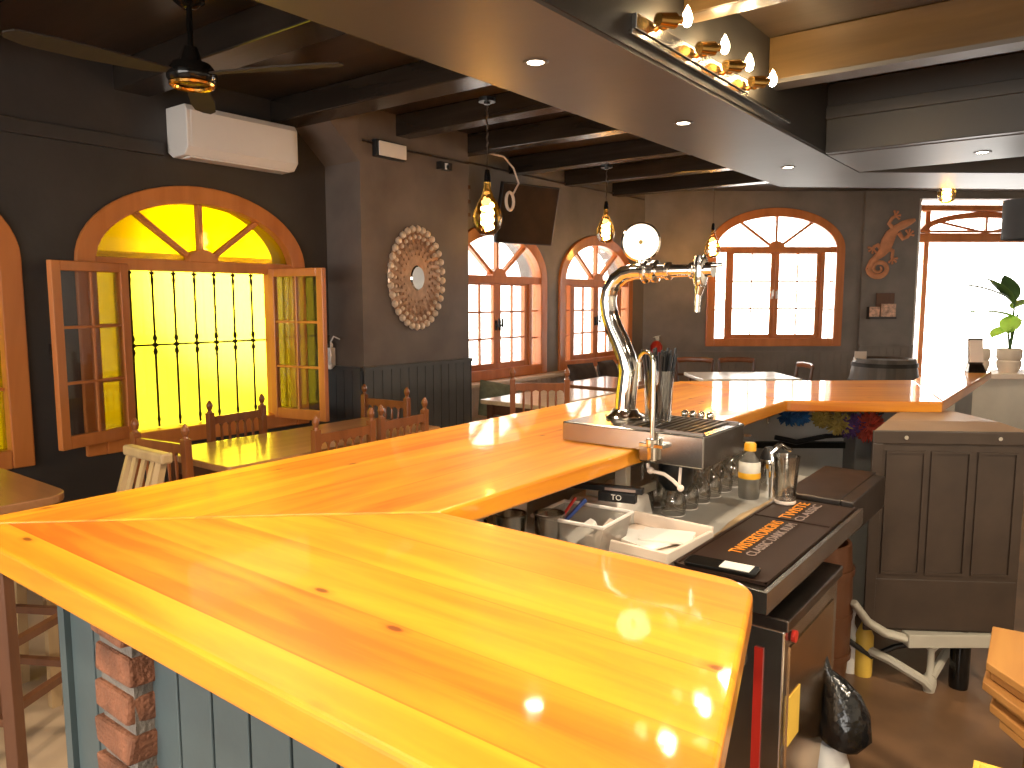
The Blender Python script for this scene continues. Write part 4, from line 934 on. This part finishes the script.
make_table('dining_table','long brown wooden dining table below the yellow arched window',-3.85,-3.18,1.96,3.42,.75,M['table'],M['stool'])
make_table('dining_table','small light wooden table beside the chair under the arched window',-3.88,-3.24,4.62,5.72,.74,M['lightwood'],M['stool'])
make_table('cafe_table','white-topped cafe table catching the daylight below the back window',-3.42,-2.42,7.32,8.08,.75,M['whitetop'],M['stool'],R(39))
make_table('dining_table','round-cornered brown table at the left edge behind the bar',-4.15,-3.30,.55,1.33,.74,M['tablewood2'],M['stool'],0,.12)
make_table('dining_table','dark wooden table in the far corner below the arched windows',-4.05,-3.35,5.95,6.85,.74,M['tablewood2'],M['stool'])
# bench and cushions
t = thing('window_bench', 'low cream built-in bench under the clear arched windows', 'bench', (-4.61,5.12,0))
b = MB(); b.box(0,.42,0,3.6,.36,.42); b.build('seat', M['cream'], t, bevel=.01); b = MB(); b.box(.02,.38,.02,3.58,0,.36); b.build('base', M['cream'], t)
def cushion(label, c, size, mt, rot, grp=None):
    b = MB(); n = 10
    rows = []
    for j in range(n+1):
        for side in (0,1): pass
    V = {}
    for sd in (-1,1):
        for i in range(n+1):
            for j in range(n+1):
                u, v = i/n*2-1, j/n*2-1; h = (1-u**4)*(1-v**4); h = max(h,0)**.5
                if sd == 1 and (i in (0,n) or j in (0,n)): V[(sd,i,j)] = V[(-1,i,j)]; continue
                pin = 1-.06*(1-abs(u))*(0)-.05*(1-v*v)*(abs(u)**3)
                V[(sd,i,j)] = b.v((u*size/2*(1-.06*(1-v*v)*0+.0), v*size/2, sd*h*size*.16))
    for sd in (-1,1):
        for i in range(n):
            for j in range(n): b.f([V[(sd,i,j)],V[(sd,i+1,j)],V[(sd,i+1,j+1)],V[(sd,i,j+1)]])
    o = b.build('cushion', M[mt], smooth=True); o.location = c; o.rotation_euler = rot; tag(o, label, 'cushion', grp); return o
cushion('sage green cushion leaning behind the pillar edge on the bench', (-4.42,5.50,.60), .34, 'greenfab', (R(70),R(12),R(60)))
cushion('dark cushion on the bench left of the swan-neck tower', (-4.42,7.05,.635), .42, 'darkfab', (R(72),0,R(80)))
cushion('dark cushion on the bench at its far end toward the corner', (-4.42,7.60,.635), .42, 'darkfab', (R(72),0,R(96)))
# fire extinguisher
t = thing('fire_extinguisher', 'red fire extinguisher on the wall in the far corner', 'fire extinguisher'); t.matrix_world = MBk @ Matrix.Translation((.16,-.12,.60))
b = MB(); b.lathe([(0,0),(.07,0),(.08,.02),(.08,.33),(.05,.38),(.02,.40),(0,.40)], n=18); b.build('cylinder', M['red'], t, smooth=True)
b = MB(); b.box(-.02,.03,-.03,.02,.40,.45); b.bar((-.05,-.02,.44),(.05,-.02,.47),.015,.012); b.build('valve', M['steel'], t)
b = MB(); b.box(-.03,.03,.07,.115,.1,.3); b.build('bracket', M['iron'], t)
# barrel
t = thing('wooden_barrel', 'dark oak barrel standing below the gecko before the back wall', 'barrel', (-1.70,8.44,0))
b = MB(); b.lathe([(0,0),(.27,0),(.33,.25),(.35,.47),(.33,.7),(.29,.94),(.27,.94),(.26,.92),(0,.92)], n=28); b.build('staves', M['barrel'], t, smooth=True)
b = MB()
for z, r_ in ((.08,.292),(.22,.325),(.68,.334),(.86,.306)):
    b = MB(); b.lathe([(r_-.004,z),(r_+.006,z),(r_+.004,z+.04),(r_-.006,z+.04)], n=28); b.build('hoop', M['iron'], t, smooth=True)
t = thing('menu_card_holder', 'small clear menu holder standing on top of the oak barrel', 'menu holder', (-1.90,8.30,.92), R(39))
b = MB(); b.box(-.06,.06,-.01,.0,0,.09); b.box(-.06,.06,-.03,.02,0,.008); b.build('card', M['cream'], t)
# stool at lower left
t = thing('bar_stool', 'brown wooden bar stool standing behind the left corner of the bar', 'stool', (-2.86,.90,0), R(30))
for sx in (-1,1):
    for sy in (-1,1):
        b = MB(); b.bar((sx*.20,sy*.20,0),(sx*.16,sy*.16,.70),.042,.042); b.build('leg', M['stool'], t, bevel=.003)
b = MB(); b.prism([(-.2,-.2),(.2,-.2),(.2,.2),(-.2,.2)], .70,.735); b.build('seat', M['stool'], t, bevel=.01)
b = MB()
for z, k_ in ((.22,.19),(.42,.178)):
    b.bar((-k_,-k_,z),(k_,-k_,z),.025,.025); b.bar((k_,-k_,z+.04),(k_,k_,z+.04),.025,.025); b.bar((k_,k_,z),(-k_,k_,z),.025,.025); b.bar((-k_,k_,z+.04),(-k_,-k_,z+.04),.025,.025)
b.build('stretcher', M['stool'], t)
s2 = dup(t); s2.location = (-3.0,.36,0); s2.rotation_euler = (0,0,R(8)); s2['label'] = 'brown wooden bar stool cut by the left frame edge below the bar'
t['group'] = s2['group'] = 'wooden bar stools'

# ------------------------------------------------------------------ right background: ledge, pots, terminal
t = thing('side_counter', 'grey side counter carrying the plant pots by the doorway', 'counter', camframe(3.62,5.85,0), YAW)
b = MB(); b.box(-.12,1.2,0,.4,.92,.96); b.build('counter_top', M['cream'], t, bevel=.004)
b = MB(); b.box(-.1,1.2,.03,.38,0,.92); b.build('counter_front', M['plaster'], t)
for k_, (X, r_, lab) in enumerate(((3.68,.075,'cream ribbed plant pot left of the pair on the side counter'),(3.92,.085,'cream ribbed plant pot with the leafy plant on the side counter'))):
    t = thing('plant_pot', lab, 'plant pot', camframe(X,5.98,.96), 0, 'cream pots')
    b = MB(); b.lathe([(0,0),(r_*.75,0),(r_,.05),(r_*1.02,.09),(r_*.92,.10),(r_*1.05,.12),(r_*1.05,.18),(r_*.95,.19),(r_*.9,.17),(0,.16)], n=20); b.build('pot', M['pot'], t, smooth=True)
t = thing('potted_plant', 'bright green broad-leaved plant growing in the cream pot', 'plant', camframe(3.92,5.98,1.12), YAW)
b = MB()
for p in ((-.04,.25),(.02,.4),(.05,.3)): b.tube([(0,0,0),(p[0]*.4,0,p[1]*.5),(p[0],0.01,p[1])], .008, 6)
b.build('stem', M['leafd'], t)
for k_, (a, el, ln, z, mt) in enumerate(((170,20,.30,.28,'leaf'),(200,-10,.22,.20,'leaf'),(180,55,.28,.38,'leafd'),(20,30,.25,.34,'leaf'),(-10,10,.24,.24,'leaf'),(90,70,.24,.40,'leafd'),(230,-35,.18,.28,'leaf'),(150,35,.34,.40,'leafd'))):
    b = MB(Matrix.Translation((0,0,z)) @ Matrix.Rotation(R(a),4,'Z') @ Matrix.Rotation(R(-el),4,'Y')); n = 8; top=[]; 
    for i in range(n+1):
        u = i/n; wd = .075*math.sin(PI*min(1,u*.95+.05))**.8; zz = -.25*ln*u*u
        top.append(((u*ln, -wd, zz+.012),(u*ln, 0, zz),(u*ln, wd, zz+.012)))
    for i in range(n):
        for q in (0,1):
            A1 = [top[i][q],top[i+1][q],top[i+1][q+1],top[i][q+1]]
            b.hexa(A1, [(p[0],p[1],p[2]+.002) for p in A1])
    b.build('leaf', M[mt], t, smooth=True)
t = thing('card_terminal', 'grey card terminal standing at the far end of the bar', 'card terminal', (-.56,5.28,ZT), R(20))
b = MB(); b.hexa([(-.05,-.04,0),(.05,-.04,0),(.05,.06,0),(-.05,.06,0)],[(-.035,.0,.05),(.035,.0,.05),(.035,.06,.06),(-.035,.06,.06)]); b.bar((0,.02,.05),(.0,.06,.20),.08,.02,up=(0,-1,0)); b.build('stand', M['darksteel'], t, bevel=.004)
b = MB(); b.bar((0,.0,.06),(.0,.04,.19),.07,.012,up=(0,-1,0)); b.build('screen', M['cream'], t)
